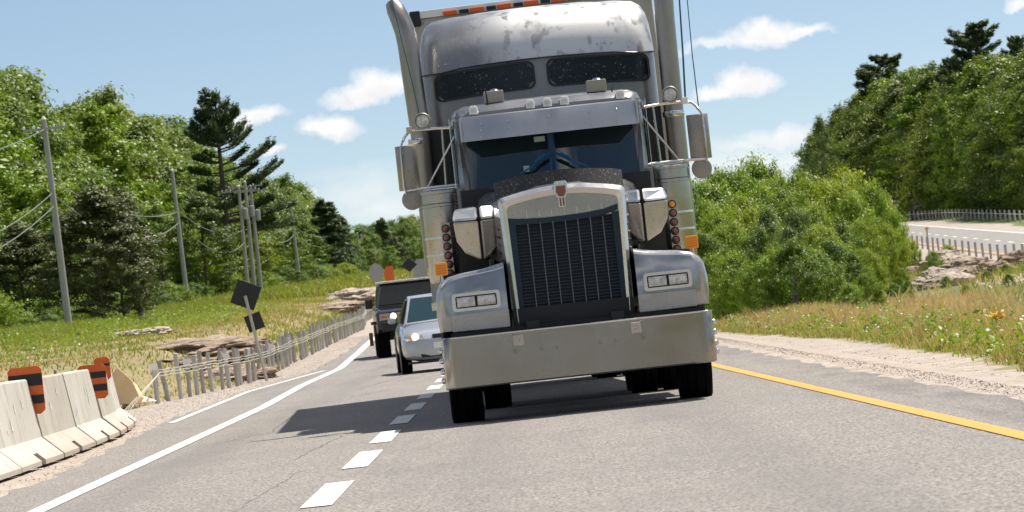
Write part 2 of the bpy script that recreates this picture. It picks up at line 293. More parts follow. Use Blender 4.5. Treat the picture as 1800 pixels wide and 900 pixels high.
# ---------------------------------------------------------------- mesh helpers
class MB:
    def __init__(s): s.v = []; s.f = []
    def add(s, vs, fs):
        o = len(s.v); s.v += [tuple(p) for p in vs]; s.f += [tuple(i + o for i in f) for f in fs]; return s
    def box(s, x0, x1, y0, y1, z0, z1):
        return s.add([(x, y, z) for x in (x0, x1) for y in (y0, y1) for z in (z0, z1)],
                     [(0, 1, 3, 2), (4, 6, 7, 5), (0, 4, 5, 1), (2, 3, 7, 6), (0, 2, 6, 4), (1, 5, 7, 3)])
    def prism(s, poly, y0, y1, dy=None):
        """poly of (x, z) extruded along y; dy gives an extra y for every corner"""
        n = len(poly); dy = dy or [0] * n
        s.add([(x, y0 + k, z) for (x, z), k in zip(poly, dy)] + [(x, y1, z) for x, z in poly],
              [tuple(range(n)), tuple(range(2 * n - 1, n - 1, -1))] + [(i, i + n, (i + 1) % n + n, (i + 1) % n) for i in range(n)]); return s
    def tube(s, pts, r, n=10, caps=True):
        pts = [Vector(p) for p in pts]; rs = r if isinstance(r, (list, tuple)) else [r] * len(pts)
        o = len(s.v); prev = None
        for i, p in enumerate(pts):
            t = (pts[min(i + 1, len(pts) - 1)] - pts[max(i - 1, 0)]).normalized()
            if prev is None: a = t.cross(Vector((0, 0, 1)) if abs(t.z) < .9 else Vector((0, 1, 0))).normalized()
            else: a = (prev - t * prev.dot(t)).normalized()
            prev = a; b = t.cross(a)
            for k in range(n):
                th = 2 * math.pi * k / n; s.v.append(tuple(p + (a * math.cos(th) + b * math.sin(th)) * rs[i]))
        for i in range(len(pts) - 1):
            for k in range(n):
                q = o + i * n; s.f.append((q + k, q + (k + 1) % n, q + n + (k + 1) % n, q + n + k))
        if caps:
            s.f.append(tuple(o + k for k in reversed(range(n)))); e = o + (len(pts) - 1) * n; s.f.append(tuple(e + k for k in range(n)))
        return s
    def lathe(s, prof, c=(0, 0, 0), axis='x', n=24, closed=False):
        """prof: list of (along, radius)"""
        o = len(s.v)
        for a, r in prof:
            for k in range(n):
                th = 2 * math.pi * k / n; p, q = r * math.cos(th), r * math.sin(th)
                v = {'x': (a, p, q), 'y': (p, a, q), 'z': (p, q, a)}[axis]
                s.v.append((v[0] + c[0], v[1] + c[1], v[2] + c[2]))
        for i in range(len(prof) - (0 if closed else 1)):
            j = (i + 1) % len(prof)
            for k in range(n): s.f.append((o + i * n + k, o + i * n + (k + 1) % n, o + j * n + (k + 1) % n, o + j * n + k))
        if not closed:
            s.f.append(tuple(o + k for k in range(n))); s.f.append(tuple(o + (len(prof) - 1) * n + k for k in range(n)))
        return s
    def loft(s, rings, caps=True, closed=True):
        o = len(s.v); n = len(rings[0])
        for r in rings: s.v += [tuple(p) for p in r]
        for i in range(len(rings) - 1):
            for k in range(n if closed else n - 1):
                s.f.append((o + i * n + k, o + i * n + (k + 1) % n, o + (i + 1) * n + (k + 1) % n, o + (i + 1) * n + k))
        if caps: s.f.append(tuple(o + k for k in range(n))); s.f.append(tuple(o + (len(rings) - 1) * n + k for k in reversed(range(n))))
        return s
    def build(s, name, m, parent=None, smooth=None, bevel=0, sub=0):
        me = bpy.data.meshes.new(name); me.from_pydata(s.v, [], s.f)
        bm = bmesh.new(); bm.from_mesh(me); bmesh.ops.recalc_face_normals(bm, faces=bm.faces); bm.to_mesh(me); bm.free()
        if smooth is not None:
            me.polygons.foreach_set('use_smooth', [True] * len(me.polygons)); me.set_sharp_from_angle(angle=math.radians(smooth))
        me.materials.append(M[m] if isinstance(m, str) else m)
        o = bpy.data.objects.new(name, me); C.objects.link(o)
        if parent: o.parent = parent
        if bevel:
            b = o.modifiers.new('bevel', 'BEVEL'); b.width = bevel; b.segments = 2; b.limit_method = 'ANGLE'; b.angle_limit = math.radians(40); b.harden_normals = False
        if sub:
            q = o.modifiers.new('sub', 'SUBSURF'); q.levels = sub; q.render_levels = sub
        return o
def tag(o, label=None, cat=None, group=None, kind=None):
    for k, v in (('label', label), ('category', cat), ('group', group), ('kind', kind)):
        if v: o[k] = v
    return o
def empty(name, loc, rz=0, label=None, cat=None, group=None, rot=None):
    o = bpy.data.objects.new(name, None); C.objects.link(o); o.location = loc; o.rotation_euler = rot or (0, 0, rz)
    return tag(o, label, cat, group)
KIDS = {}
def copy_tree(o, parent=None):
    c = o.copy(); C.objects.link(c); c.parent = parent
    for ch in o.children: copy_tree(ch, c)
    return c
def rrect(x0, x1, z0, z1, r, n=4):
    pts = []
    for cx, cz, a0 in ((x1 - r, z1 - r, 0), (x0 + r, z1 - r, 90), (x0 + r, z0 + r, 180), (x1 - r, z0 + r, 270)):
        for k in range(n + 1):
            a = math.radians(a0 + 90 * k / n); pts.append((cx + r * math.cos(a), cz + r * math.sin(a)))
    return pts
def np_mesh(name, V, Fq, m, attr=None):
    me = bpy.data.meshes.new(name); nf, k = Fq.shape
    me.vertices.add(len(V)); me.vertices.foreach_set('co', V.astype(np.float32).ravel())
    me.loops.add(nf * k); me.loops.foreach_set('vertex_index', Fq.astype(np.int32).ravel())
    me.polygons.add(nf); me.polygons.foreach_set('loop_start', np.arange(0, nf * k, k, dtype=np.int32)); me.polygons.foreach_set('loop_total', np.full(nf, k, dtype=np.int32))
    if attr is not None:
        a = me.attributes.new('clump', 'FLOAT', 'POINT'); a.data.foreach_set('value', attr.astype(np.float32))
    me.update(calc_edges=True); me.materials.append(M[m]); return me
def link(name, me, parent=None):
    o = bpy.data.objects.new(name, me); C.objects.link(o)
    if parent: o.parent = parent
    return o

# ---------------------------------------------------------------- terrain
def ss(t): t = np.clip(t, 0, 1); return t * t * (3 - 2 * t)
def base(Y): return np.interp(Y, [-1000, 105, 125, 145, 226, 329, 564, 731, 950, 1500, 4000], [0, 0, .2, .46, 1.0, 2.3, 5.2, 7.3, 8.6, 12, 14])
def RL(Y): return np.interp(Y, [-400, 39, 61, 81, 110, 134, 184, 226, 400, 1000, 4000], [-4.1, -4.12, -4.86, -5.12, -4.95, -5.0, -5.4, -5.8, -6.5, 0, 300])
def RR(Y): return np.interp(Y, [-400, 31, 53, 91, 150, 226, 400, 1000, 4000], [3.45, 3.42, 3.3, 3.3, 3.4, 3.6, 4.2, 12, 315])
def FE(Y): return np.interp(Y, [-400, 60, 80, 95, 120, 141, 184, 226, 400, 1000, 4000], [-6.6, -6.6, -6.5, -5.95, -6.12, -6.0, -6.4, -7.7, -9, -8, 280])
def NX(Y): Y = np.asarray(Y, float); return 20 + .024 * Y - .0008 * np.clip(Y - 450, 0, 300) ** 2 - .48 * np.clip(Y - 750, 0, None)
def ZR(Y): return np.interp(Y, [-400, 100, 180, 226, 330, 422, 600, 1000, 4000], [.1, .2, .35, .62, 2.7, 4.54, 7.2, 10, 14])
def lump(X, Y): return (np.sin(X * .9 + Y * .23) + np.sin(X * .37 - Y * .51 + 1.3) + np.sin(X * 1.7 + 2.1) * np.sin(Y * .33)) / 3
def H(X, Y):
    X = np.asarray(X, float); Y = np.asarray(Y, float); b = base(Y); fe = FE(Y); nx = NX(Y)
    left = b + .85 * ss((fe - .3 - X) / 3.5) + .4 * ss((-X - 12) / 12) + .10 * lump(X, Y) * ss((fe - 1 - X) / 3) + .02 * np.clip(-X - 70, 0, 400)
    t = ss((X - 4.2) / np.maximum(nx - 1.5 - 4.2, 1)); t = np.where(X > nx - 1.5, 1, t)
    right = b * (1 - t) + ZR(Y) * t + (.03 * ss((X - 4.9) / 2.2) + .08 * lump(X, Y) * ss((X - 4.4) / 2)) * (1 - ss((X - nx + 7) / 4)) + .012 * np.clip(X - 90, 0, 400)
    right = right - .9 * ss((X - 6.3) / 2.5) * (1 - ss((X - nx + 7) / 5)) * (1 - ss((Y - 82) / 36))
    right = right + .15 * ss((X - nx - 9.5) / 4) - .10 * ss((X - 3.6) / .8) * (1 - ss((X - 5.2) / 1.5))
    return np.where(X < 0, left, right)
def h1(x, y): return float(H(x, y))
xs = np.unique(np.concatenate([np.linspace(-1500, -60, 22), np.linspace(-60, -14, 32), np.arange(-14, 14, .45), np.linspace(14, 60, 40), np.linspace(60, 1500, 22)]))
ys = np.unique(np.concatenate([np.linspace(-400, 20, 12), np.arange(20, 120, .8), np.arange(120, 250, 2.5), np.linspace(250, 600, 50), np.linspace(600, 1500, 30), np.linspace(1500, 6000, 10)]))
GX, GY = np.meshgrid(xs, ys); GZ = H(GX, GY)
under = ((GX > RL(GY)) & (GX < RR(GY))) | ((GX > NX(GY) + .2) & (GX < NX(GY) + 7.2))
V = np.stack([GX, GY, GZ], -1).reshape(-1, 3); V[:, 2] -= under.ravel() * .03
nx_, ny_ = len(xs), len(ys); ii = (np.arange(ny_ - 1)[:, None] * nx_ + np.arange(nx_ - 1)[None]).ravel()
gm = np_mesh('ground', V, np.stack([ii, ii + 1, ii + nx_ + 1, ii + nx_], 1), 'ground')
X, Y = GX.ravel(), GY.ravel()
GR = np.interp(Y, [-400, 30, 38, 53, 78, 91, 120, 200], [4.2, 4.25, 4.5, 5.05, 5.2, 4.75, 4.6, 4.5])   # where the right gravel gives way to grass
grav = np.where(X < 0, ss((X - FE(Y) + .7) / .8), 1 - ss((X - GR + .3) / .7))
grav = np.maximum(grav, .62 * ((X > 8.5) & (Y > 105)) * (Y < 235) * (X < NX(Y)) * ss((X - 8.5) / 2) * (.75 + .5 * np.sin(X * .9 + np.sin(Y * .11) * 2)))
grav = np.maximum(grav, ((X > NX(Y) - 4.5) & (X < NX(Y) + 10.5) & (Y > 120)) * .8)
dry = np.where(X < 0, .62 - .45 * ss((-X - 13) / 9) + .1 * ss((Y - 120) / 60), .55 - .5 * ss((X - 7.5) / 3))
a = gm.attributes.new('zone', 'FLOAT_VECTOR', 'POINT'); a.data.foreach_set('vector', np.stack([grav, dry, dry * 0], -1).astype(np.float32).ravel())
gm.polygons.foreach_set('use_smooth', [True] * len(gm.polygons))
tag(link('ground', gm), kind='structure')
def strip(name, ys_, fl, fr, zf, dz, m, cols=1, kind='structure'):
    V = []; Fc = []
    for y in ys_:
        l, r = float(fl(y)), float(fr(y))
        for c in range(cols + 1): V.append((l + (r - l) * c / cols, y, float(zf(y)) + dz))
    for i in range(len(ys_) - 1):
        for c in range(cols): q = i * (cols + 1) + c; Fc.append((q, q + 1, q + cols + 2, q + cols + 1))
    mb = MB(); mb.v = V; mb.f = Fc; o = mb.build(name, m); return tag(o, kind=kind)
ryl = [y for y in ys if y <= 1500]
jit = lambda y: .05 * math.sin(y * 1.7) + .04 * math.sin(y * 4.1 + 1)
strip('road', ryl, lambda y: RL(y) + jit(y), lambda y: RR(y) + jit(y + 9), base, .02, 'asphalt', 6)
strip('opposite_road', [y for y in ys if 130 < y < 900], NX, lambda y: NX(y) + 7.5, ZR, .02, 'asphalt_far', 2)
def line(name, pts, wd, m, dz=.026, zf=base, lo=None, hi=None):
    Ys = [p[0] for p in pts]; Xs = [p[1] for p in pts]
    yy = [y for y in ys if Ys[0] < y < Ys[-1]]; yy = [Ys[0]] + yy + [Ys[-1]]
    wf = wd if callable(wd) else (lambda y: wd)
    return strip(name, yy, lambda y: np.interp(y, Ys, Xs) - wf(y) / 2, lambda y: np.interp(y, Ys, Xs) + wf(y) / 2, zf, dz, m)
line('white_edge_line', [(18, -3.2), (30.4, -3.37), (50, -3.55), (63, -3.68), (81.5, -4.04), (102.5, -4.26), (134, -4.62), (184, -5.0), (300, -5.6)], lambda y: .13 + .0006 * y, 'white_line')
line('faded_shoulder_line', [(58, -4.60), (66, -4.74), (81, -4.99), (95, -4.78), (104, -4.6)], .11, 'white_line')
line('yellow_edge_line', [(15, 2.82), (25, 2.74), (36.4, 2.62), (57, 2.41), (90, 2.2), (150, 2.1), (300, 2.6)], .13, 'yellow_line')
for k, (y0, y1) in enumerate([(26.0, 29.6), (32.2, 35.9), (38.1, 41.6), (44.1, 47.5), (49.8, 53.4), (56, 59.2), (62, 65.2), (68, 71.2), (74, 77.2), (80, 83.2), (86, 89.2), (20, 23.5)]):
    tag(line('lane_dash', [(y0, -1.285), (y1, -1.285)], .19, 'white_line'), kind='structure')
FXL = lambda y: NX(y) + .35
strip('opposite_yellow_line', [y for y in ys if 150 < y < 800], lambda y: NX(y) + .3, lambda y: NX(y) + .55, ZR, .026, 'yellow_line')
strip('opposite_white_line', [y for y in ys if 150 < y < 800], lambda y: NX(y) + 7.0, lambda y: NX(y) + 7.3, ZR, .026, 'white_line')
for k in range(34):
    y0 = 200 + k * 9
    tag(strip('opposite_lane_dash', [y0, y0 + 3.2], lambda y: NX(y) + 3.6, lambda y: NX(y) + 3.85, ZR, .03, 'white_line'), kind='structure')
# hairline cracks
def crack(x0, y0, x1, y1, wd):
    n = 30; mb = MB(); L = []
    for i in range(n + 1):
        t = i / n; x = x0 + (x1 - x0) * t + random.uniform(-.02, .02); y = y0 + (y1 - y0) * t; q = wd * random.uniform(.3, 1)
        L.append([(x - q, y, .0235 + float(base(y))), (x + q, y, .0235 + float(base(y)))])
    mb.loft(L, caps=False, closed=False); tag(mb.build('road_crack', 'crack'), kind='structure')
for c in [(-1.85, 24, -1.7, 33, .004), (-1.9, 36, -1.75, 42, .006), (-2.9, 60, -1.9, 67, .010), (-2.7, 47, -2.9, 58, .008), (-2.6, 70, -1.9, 84, .011), (-3.1, 44, -2.6, 47, .008), (-2.3, 90, -3.3, 101, .012)]: crack(*c)
# ---------------------------------------------------------------- the truck (local frame: x right, y backwards, z up, origin under the bumper)
TR = empty('semi_truck', (.516, 40.93, .02), .0101, 'silver grey long-nose semi truck tractor facing the camera, tall exhaust stacks and sleeper cab', 'truck')
def bolt(parent, p, r, axis='y', m='chrome', name='bolt', l=.02):
    a = {'y': 1, 'x': 0, 'z': 2}[axis]; pr = [(-l, r * .6), (-l * .55, r * .95), (0, r)]
    return MB().lathe(pr, p, axis, 8).build(name, m, parent, smooth=50)
# bumper with wrapped ends
bp = []
for z in (.33, .345, .79, .805):
    i_ = .012 if z in (.33, .805) else 0
    bp.append([(-1.245 + i_, .62, z), (-1.245 + i_, .10, z), (-1.225 + i_, .035, z), (-1.19, .010 + i_, z), (-1.15, .0 + i_, z), (-1.10, -.002 + i_, z), (-.6, -.006 + i_, z), (0, -.01 + i_, z), (.6, -.006 + i_, z), (1.10, -.002 + i_, z), (1.15, .0 + i_, z), (1.19, .010 + i_, z), (1.225 - i_, .035, z), (1.245 - i_, .10, z), (1.245 - i_, .62, z), (1.19, .62, z), (1.19, .12, z), (-1.19, .12, z), (-1.19, .62, z)])
bump_ = MB().loft(bp).build('bumper', 'bumper', TR, smooth=35, bevel=.004)
for x in (-.538, .538):
    pl = MB().box(x - .048, x + .048, -.026, -.008, .665, .765).build('mounting_plate', 'dustychrome', bump_, bevel=.006); 
    bolt(bump_, (x, -.03, .715), .012)
for x in (-.34, -.2, .2, .34, -.585, .60): bolt(bump_, (x, -.012, .615), .012, m='steel')
for x, z in ((-.585, .63), (.585, .63), (-.585, .77), (.585, .77)): bolt(bump_, (x, -.012, z), .010, m='steel')
for s_ in (-1, 1):
    for z in (.42, .50, .60, .69): MB().lathe([(0, .03), (.02, .028), (.035, .012)] if s_ > 0 else [(0, .03), (-.02, .028), (-.035, .012)], (1.245 * s_, .16, z), 'x', 10).build('bolt', 'chrome', bump_, smooth=60)
# frame, underside and axles
MB().box(-.45, -.33, .15, 7.3, .62, .88).box(.33, .45, .15, 7.3, .62, .88).box(-.45, .45, .4, .6, .6, .82).box(-.5, .5, 1.0, 2.0, .55, .8).build('chassis_frame', 'black', TR)
MB().box(-1.15, 1.15, .22, .9, .70, .838).box(-.56, .56, .45, 2.2, .8, 1.0).build('gap_shade_filler', 'black', TR)  # black filler added behind the bumper gap to stand for its shade
for s_ in (-1, 1): MB().box(s_ * .93 - .27, s_ * .93 + .27, 2.05, 2.35, .9, 1.40).box(s_ * .81 - .18, s_ * .81 + .18, 2.1, 2.3, 1.38, 1.66).box(s_ * .70 - .02, s_ * .70 + .02, .7, 2.3, .9, 1.48).build('hood_side_shade_box', 'black', TR)  # added black boxes standing for the deep shade between scoops and fenders
MB().tube([(-1.0, 1.15, .5), (1.0, 1.15, .5)], .06).build('front_axle', 'black', TR)
for y in (5.7, 7.0): MB().tube([(-1.1, y, .5), (1.1, y, .5)], .09).lathe([(-.2, .1), (-.1, .22), (.1, .22), (.2, .1)], (0, y, .5), 'x', 14).build('rear_axle', 'black', TR)
TP = [(-.15, .36), (-.155, .44), (-.15, .495), (-.135, .513), (-.095, .52), (-.09, .508), (-.08, .508), (-.075, .521), (-.02, .523), (-.015, .510), (.0, .510), (.005, .523), (.07, .521), (.075, .508), (.085, .508), (.09, .52), (.135, .513), (.15, .495), (.155, .44), (.15, .36), (.10, .30), (-.10, .30)]
def wheel(parent, c, name='wheel', sc_=1.0, w_=1.0, rimm='chrome', side=1):
    t = empty(name, c); t.parent = parent; del_ = [(a_ * w_, r * sc_) for a_, r in TP]
    MB().lathe(del_, (0, 0, 0), 'x', 36, closed=True).build('tyre', 'rubber', t, smooth=35)
    s_ = side
    MB().lathe([(-.12 * s_, .02), (-.12 * s_, .29 * sc_), (.02 * s_, .30 * sc_), (.10 * s_ * w_, .31 * sc_), (.13 * s_ * w_, .30 * sc_), (.06 * s_, .22 * sc_), (.07 * s_, .12 * sc_), (.15 * s_ * w_, .10 * sc_), (.16 * s_ * w_, .02)], (0, 0, 0), 'x', 24).build('rim', rimm, t, smooth=35)
    return t
wheel(TR, (-1.07, 1.15, .50), side=-1); wheel(TR, (1.07, 1.15, .50))
for y in (5.7, 7.0):
    for s_ in (-1, 1):
        wheel(TR, (s_ * 1.09, y, .50), side=s_, w_=.9); wheel(TR, (s_ * .76, y, .50), side=s_, w_=.9)
for s_ in (-1, 1):
    MB().box(s_ * .93 - .3, s_ * .93 + .3, 7.75, 7.77, .2, .85).build('mud_flap', 'rubber', TR)
    MB().lathe([(2.95, .02), (2.95, .28), (3.0, .31), (4.6, .31), (4.65, .28), (4.65, .02)], (s_ * .93, 0, .76), 'y', 28).build('fuel_tank', 'chrome', TR, smooth=40)
    for zz_ in (.42, .85): MB().box(s_ * 1.0 - .18, s_ * 1.0 + .18, 2.3, 2.85, zz_, zz_ + .05).build('cab_step', 'steel', TR)
MB().box(-.62, .62, 3.0, 4.6, .36, .74).box(-.6, .6, 5.0, 5.25, .34, .7).build('underbody_light_block', 'black', TR)  # boxes added to cut the light seen under the truck
# fenders
for s_ in (-1, 1):
    X = lambda x: x * s_
    rings = []
    for y, e in ((.30, .05), (.315, .025), (.36, .0), (.66, -.005)):
        rings.append([(X(.60), y, .86), (X(1.24 - e), y + e, .86), (X(1.255 - e), y + e * .5, 1.0), (X(1.25 - e), y + e * .5, 1.14), (X(1.232 - e), y, 1.24), (X(1.19 - e), y, 1.31 - e), (X(1.12), y, 1.355 - e), (X(1.0), y, 1.38 - e), (X(.84), y, 1.395 - e), (X(.70), y, 1.41 - e), (X(.60), y, 1.435 - e)])
    # the arch over the wheel, swept back and down
    arch = []
    for k in range(10):
        a_ = math.radians(132 - k * 14); yy = 1.15 - .66 * math.cos(a_) * 1.0; zz = .52 + .66 * math.sin(a_)
        yy = 1.15 + .68 * -math.cos(a_); top = .52 + .83 * math.sin(a_) if k else 1.41
        arch.append((yy, top))
    f_ = MB().loft(rings)
    R2 = []
    for k in range(9):
        y = .66 + k * .17; drop = max(0, (y - 1.25)) ** 2 * .75
        zt = 1.40 - drop; zi = .52 + math.sqrt(max(.0, .64 ** 2 - (y - 1.15) ** 2)) if abs(y - 1.15) < .64 else .52
        zi = min(max(zi, .86 - max(0, y - 1.5) * .9), zt - .05)
        R2.append([(X(.60), y, zt - .05), (X(.60), y, zt + .045), (X(.84), y, zt - .005), (X(1.12), y, zt - .045), (X(1.19), y, zt - .09), (X(1.235), y, zt - .17), (X(1.25), y, (zt - .17 + zi) / 2), (X(1.25), y, zi), (X(1.22), y, zi), (X(1.2), y, zt - .2), (X(1.1), y, zt - .1)])
    f_.loft(R2)
    fo = f_.build('fender', 'fender', TR, smooth=50)
    pn = MB().prism([(X(.595), .843), (X(1.125), .848), (X(1.125), 1.005), (X(.595), 1.012)], .272, .31).build('lower_fender_panel', 'fenderpanel', fo, bevel=.008)
    # headlight pod
    x0, x1 = (.662, 1.105)
    hl = empty('headlight', (X((x0 + x1) / 2), .30, 1.115)); hl.parent = TR
    hw = (x1 - x0) / 2
    outer = rrect(-hw, hw, -.083, .083, .03); n_ = len(outer)
    inner = rrect(-hw + .032, hw - .032, -.055, .055, .015)
    b_ = MB(); b_.add([(x, -.025, z) for x, z in outer] + [(x, -.025, z) for x, z in inner] + [(x, .02, z) for x, z in outer] + [(x, .0, z) for x, z in inner],
                      [(i, (i + 1) % n_, (i + 1) % n_ + n_, i + n_) for i in range(n_)] + [(i, i + 2 * n_, (i + 1) % n_ + 2 * n_, (i + 1) % n_) for i in range(n_)] + [(i + n_, (i + 1) % n_ + n_, (i + 1) % n_ + 3 * n_, i + 3 * n_) for i in range(n_)])
    b_.build('bezel', 'satin', hl, smooth=40)
    MB().prism(rrect(-hw + .03, hw - .03, -.057, .057, .015), .0, .01).build('lamp_backing', 'black', hl)
    for q in (-1, 1):
        cx = q * (hw - .032) / 2; rw = (hw - .032) / 2 - .012
        ln = MB(); g = 6
        vs = [(cx + rw * (2 * i / g - 1), -.016 - .014 * (1 - (2 * i / g - 1) ** 2) * (1 - (2 * j / g - 1) ** 2), .044 * (2 * j / g - 1)) for j in range(g + 1) for i in range(g + 1)]
        ln.add(vs, [(j * (g + 1) + i, j * (g + 1) + i + 1, (j + 1) * (g + 1) + i + 1, (j + 1) * (g + 1) + i) for j in range(g) for i in range(g)])
        ln.build('lens', 'whitelens', hl, smooth=60)
    # square amber turn lamp on the fender
    tl = MB().prism(rrect(X(1.175) - .058, X(1.175) + .058, 1.385, 1.505, .012), .95, 1.01).build('turn_signal', 'amber', TR, bevel=.006)
    gr = MB()
    for k in range(4): gr.box(X(1.175) - .05, X(1.175) + .05, .944, .952, 1.405 + k * .023, 1.409 + k * .023)
    gr.build('lens_rib', 'orangelens', tl)
    MB().tube([(X(1.175), .98, 1.3), (X(1.175), .98, 1.39)], .012).build('lamp_stalk', 'chrome', TR)
# hood
hr = []
for y, wf, zs, zc in ((.55, .565, 1.93, 2.06), (1.2, .60, 1.99, 2.10), (1.9, .68, 2.05, 2.16), (2.42, .78, 2.12, 2.20)):
    hr.append([(-wf, y, 1.0), (-wf, y, zs - .12), (-wf + .03, y, zs - .03), (-wf + .10, y, zs + .02), (-.2, y, zc), (0, y, zc + .01), (.2, y, zc), (wf - .10, y, zs + .02), (wf - .03, y, zs - .03), (wf, y, zs - .12), (wf, y, 1.0)])
hood = MB().loft(hr).build('hood', 'truckpaint', TR, smooth=50)
bs = []
for k in range(13):
    x = -.60 + 1.23 * k / 12; e = abs(x - .01) / .62; zt = 2.272 - .048 * e ** 1.6 if k not in (0, 12) else 2.215
    yy = 1.55 + .25 * e * e; bs.append([(x, yy, 1.98), (x, yy + .12, zt), (x, yy + .135, zt - .005), (x, yy + .02, 1.98)])
MB().loft(bs).build('bug_shield', 'bugshield', TR, smooth=40)
# grille: polished surround, upper panel, screen, bars and louvres
def arch_top(x, z0, rise, hw): return z0 + rise * (1 - (abs(x) / hw) ** 2)
def gr_outline(hw, zb, zt, rise, r, wb=None, n=12):
    wb = wb or hw; P_ = [(-wb, zb)]
    for k in range(4):
        a_ = math.radians(180 - 30 * k); P_.append((-hw + r + r * math.cos(a_), zt - r + r * math.sin(a_)))
    for k in range(1, n): x = (-hw + r) + 2 * (hw - r) * k / n; P_.append((x, zt + rise * (1 - (x / (hw - r)) ** 2)))
    for k in range(4):
        a_ = math.radians(90 - 30 * k); P_.append((hw - r + r * math.cos(a_), zt - r + r * math.sin(a_)))
    P_.append((wb, zb)); return P_
o1 = gr_outline(.588, .79, 2.035, .065, .05, .542); i1 = gr_outline(.515, .79, 1.955, .055, .05, .492); m1 = gr_outline(.555, .79, 2.00, .06, .05, .515)
nn = len(o1); sv = MB()
sv.add([(x, .62, z) for x, z in o1] + [(x, .485, z) for x, z in o1] + [(x, .445, z) for x, z in m1] + [(x, .47, z) for x, z in i1] + [(x, .54, z) for x, z in i1],
       [(i + nn * k, i + 1 + nn * k, i + 1 + nn * (k + 1), i + nn * (k + 1)) for k in range(4) for i in range(nn - 1)] + [(0, nn, 2 * nn, 3 * nn, 4 * nn), (nn - 1, 5 * nn - 1, 4 * nn - 1, 3 * nn - 1, 2 * nn - 1)])
grille = empty('grille', (0, 0, 0)); grille.parent = TR
sv.build('surround', 'satin', grille, smooth=45)
pl_ = gr_outline(.515, 1.78, 1.955, .055, .05, .513)
MB().prism(pl_, .50, .56).build('upper_panel', 'steel', grille)
MB().prism([(-.50, .80), (.50, .80), (.508, 1.85), (-.508, 1.85)], .545, .56).build('radiator_core', 'black', grille)
MB().box(-.495, .495, .49, .53, .80, .835).build('lower_trim', 'chrome', grille)
lv = MB()
for k in range(32):
    z = .875 + k * .030; lv.add([(-.47, .497, z), (.47, .497, z), (.47, .520, z + .014), (-.47, .520, z + .014)], [(0, 1, 2, 3)])
tag(lv.build('louvre', 'slat', grille), kind='stuff')
fr = MB()
top = [(-.512, 1.838), (-.4, 1.823), (-.2, 1.812), (0, 1.812), (.2, 1.818), (.38, 1.835), (.505, 1.868)]
tb = [(x, z - .055) for x, z in top]
for i in range(len(top) - 1): fr.prism([tb[i], tb[i + 1], top[i + 1], top[i]], .478, .50)
for x in (-.512, .445): fr.prism([(x + .005, .86), (x + .06, .86), (x + .065, 1.80), (x, 1.80)], .480, .50)
bot = [(-.50, .845), (-.25, .83), (0, .835), (.25, .855), (.50, .92)]
for i in range(4): fr.prism([bot[i], bot[i + 1], (bot[i + 1][0], bot[i + 1][1] + .05), (bot[i][0], bot[i][1] + .05)], .478, .50)
fr.build('screen_frame', 'navy', grille)
for k in range(7):
    x = -.335 + k * .1155
    MB().box(x - .0045, x + .0045, .474, .49, .89, 1.77).build('vertical_bar', 'darkbar', grille)
    MB().box(x - .005, x + .005, .484, .50, 1.82, 1.885).build('bar_end', 'chrome', grille)
# hood emblem
em = empty('hood_emblem', (0, .43, 2.0)); em.parent = TR
sh = [(-.062, .10), (-.055, .13), (.055, .13), (.062, .10), (.064, .02), (.035, -.03), (.032, -.115), (-.032, -.115), (-.035, -.03), (-.064, .02)]
MB().prism(sh, -.01, .06).build('shield', 'chrome', em, bevel=.008)
MB().prism([(-.042, .085), (.042, .085), (.046, .03), (.024, -.012), (-.024, -.012), (-.046, .03)], -.017, -.005).build('enamel', 'emblemred', em, bevel=.003)
for x in (-.014, .014): MB().box(x - .008, x + .008, -.016, -.005, -.10, -.025).build('stem_stripe', 'emblemred', em)
def text(s_, size, m, parent, loc, rot=(math.pi / 2, 0, 0), name='lettering', ext=.002):
    cu = bpy.data.curves.new('t', 'FONT'); cu.body = s_; cu.size = size; cu.extrude = ext; cu.align_x = 'CENTER'; cu.align_y = 'CENTER'
    t = bpy.data.objects.new('t', cu); C.objects.link(t); dg = bpy.context.evaluated_depsgraph_get()
    me = bpy.data.meshes.new_from_object(t.evaluated_get(dg)); bpy.data.objects.remove(t); me.materials.clear(); me.materials.append(M[m])
    o = link(name, me, parent); o.location = loc; o.rotation_euler = rot; return o
text('KW', .045, 'whitehousing', em, (0, -.012, .108))
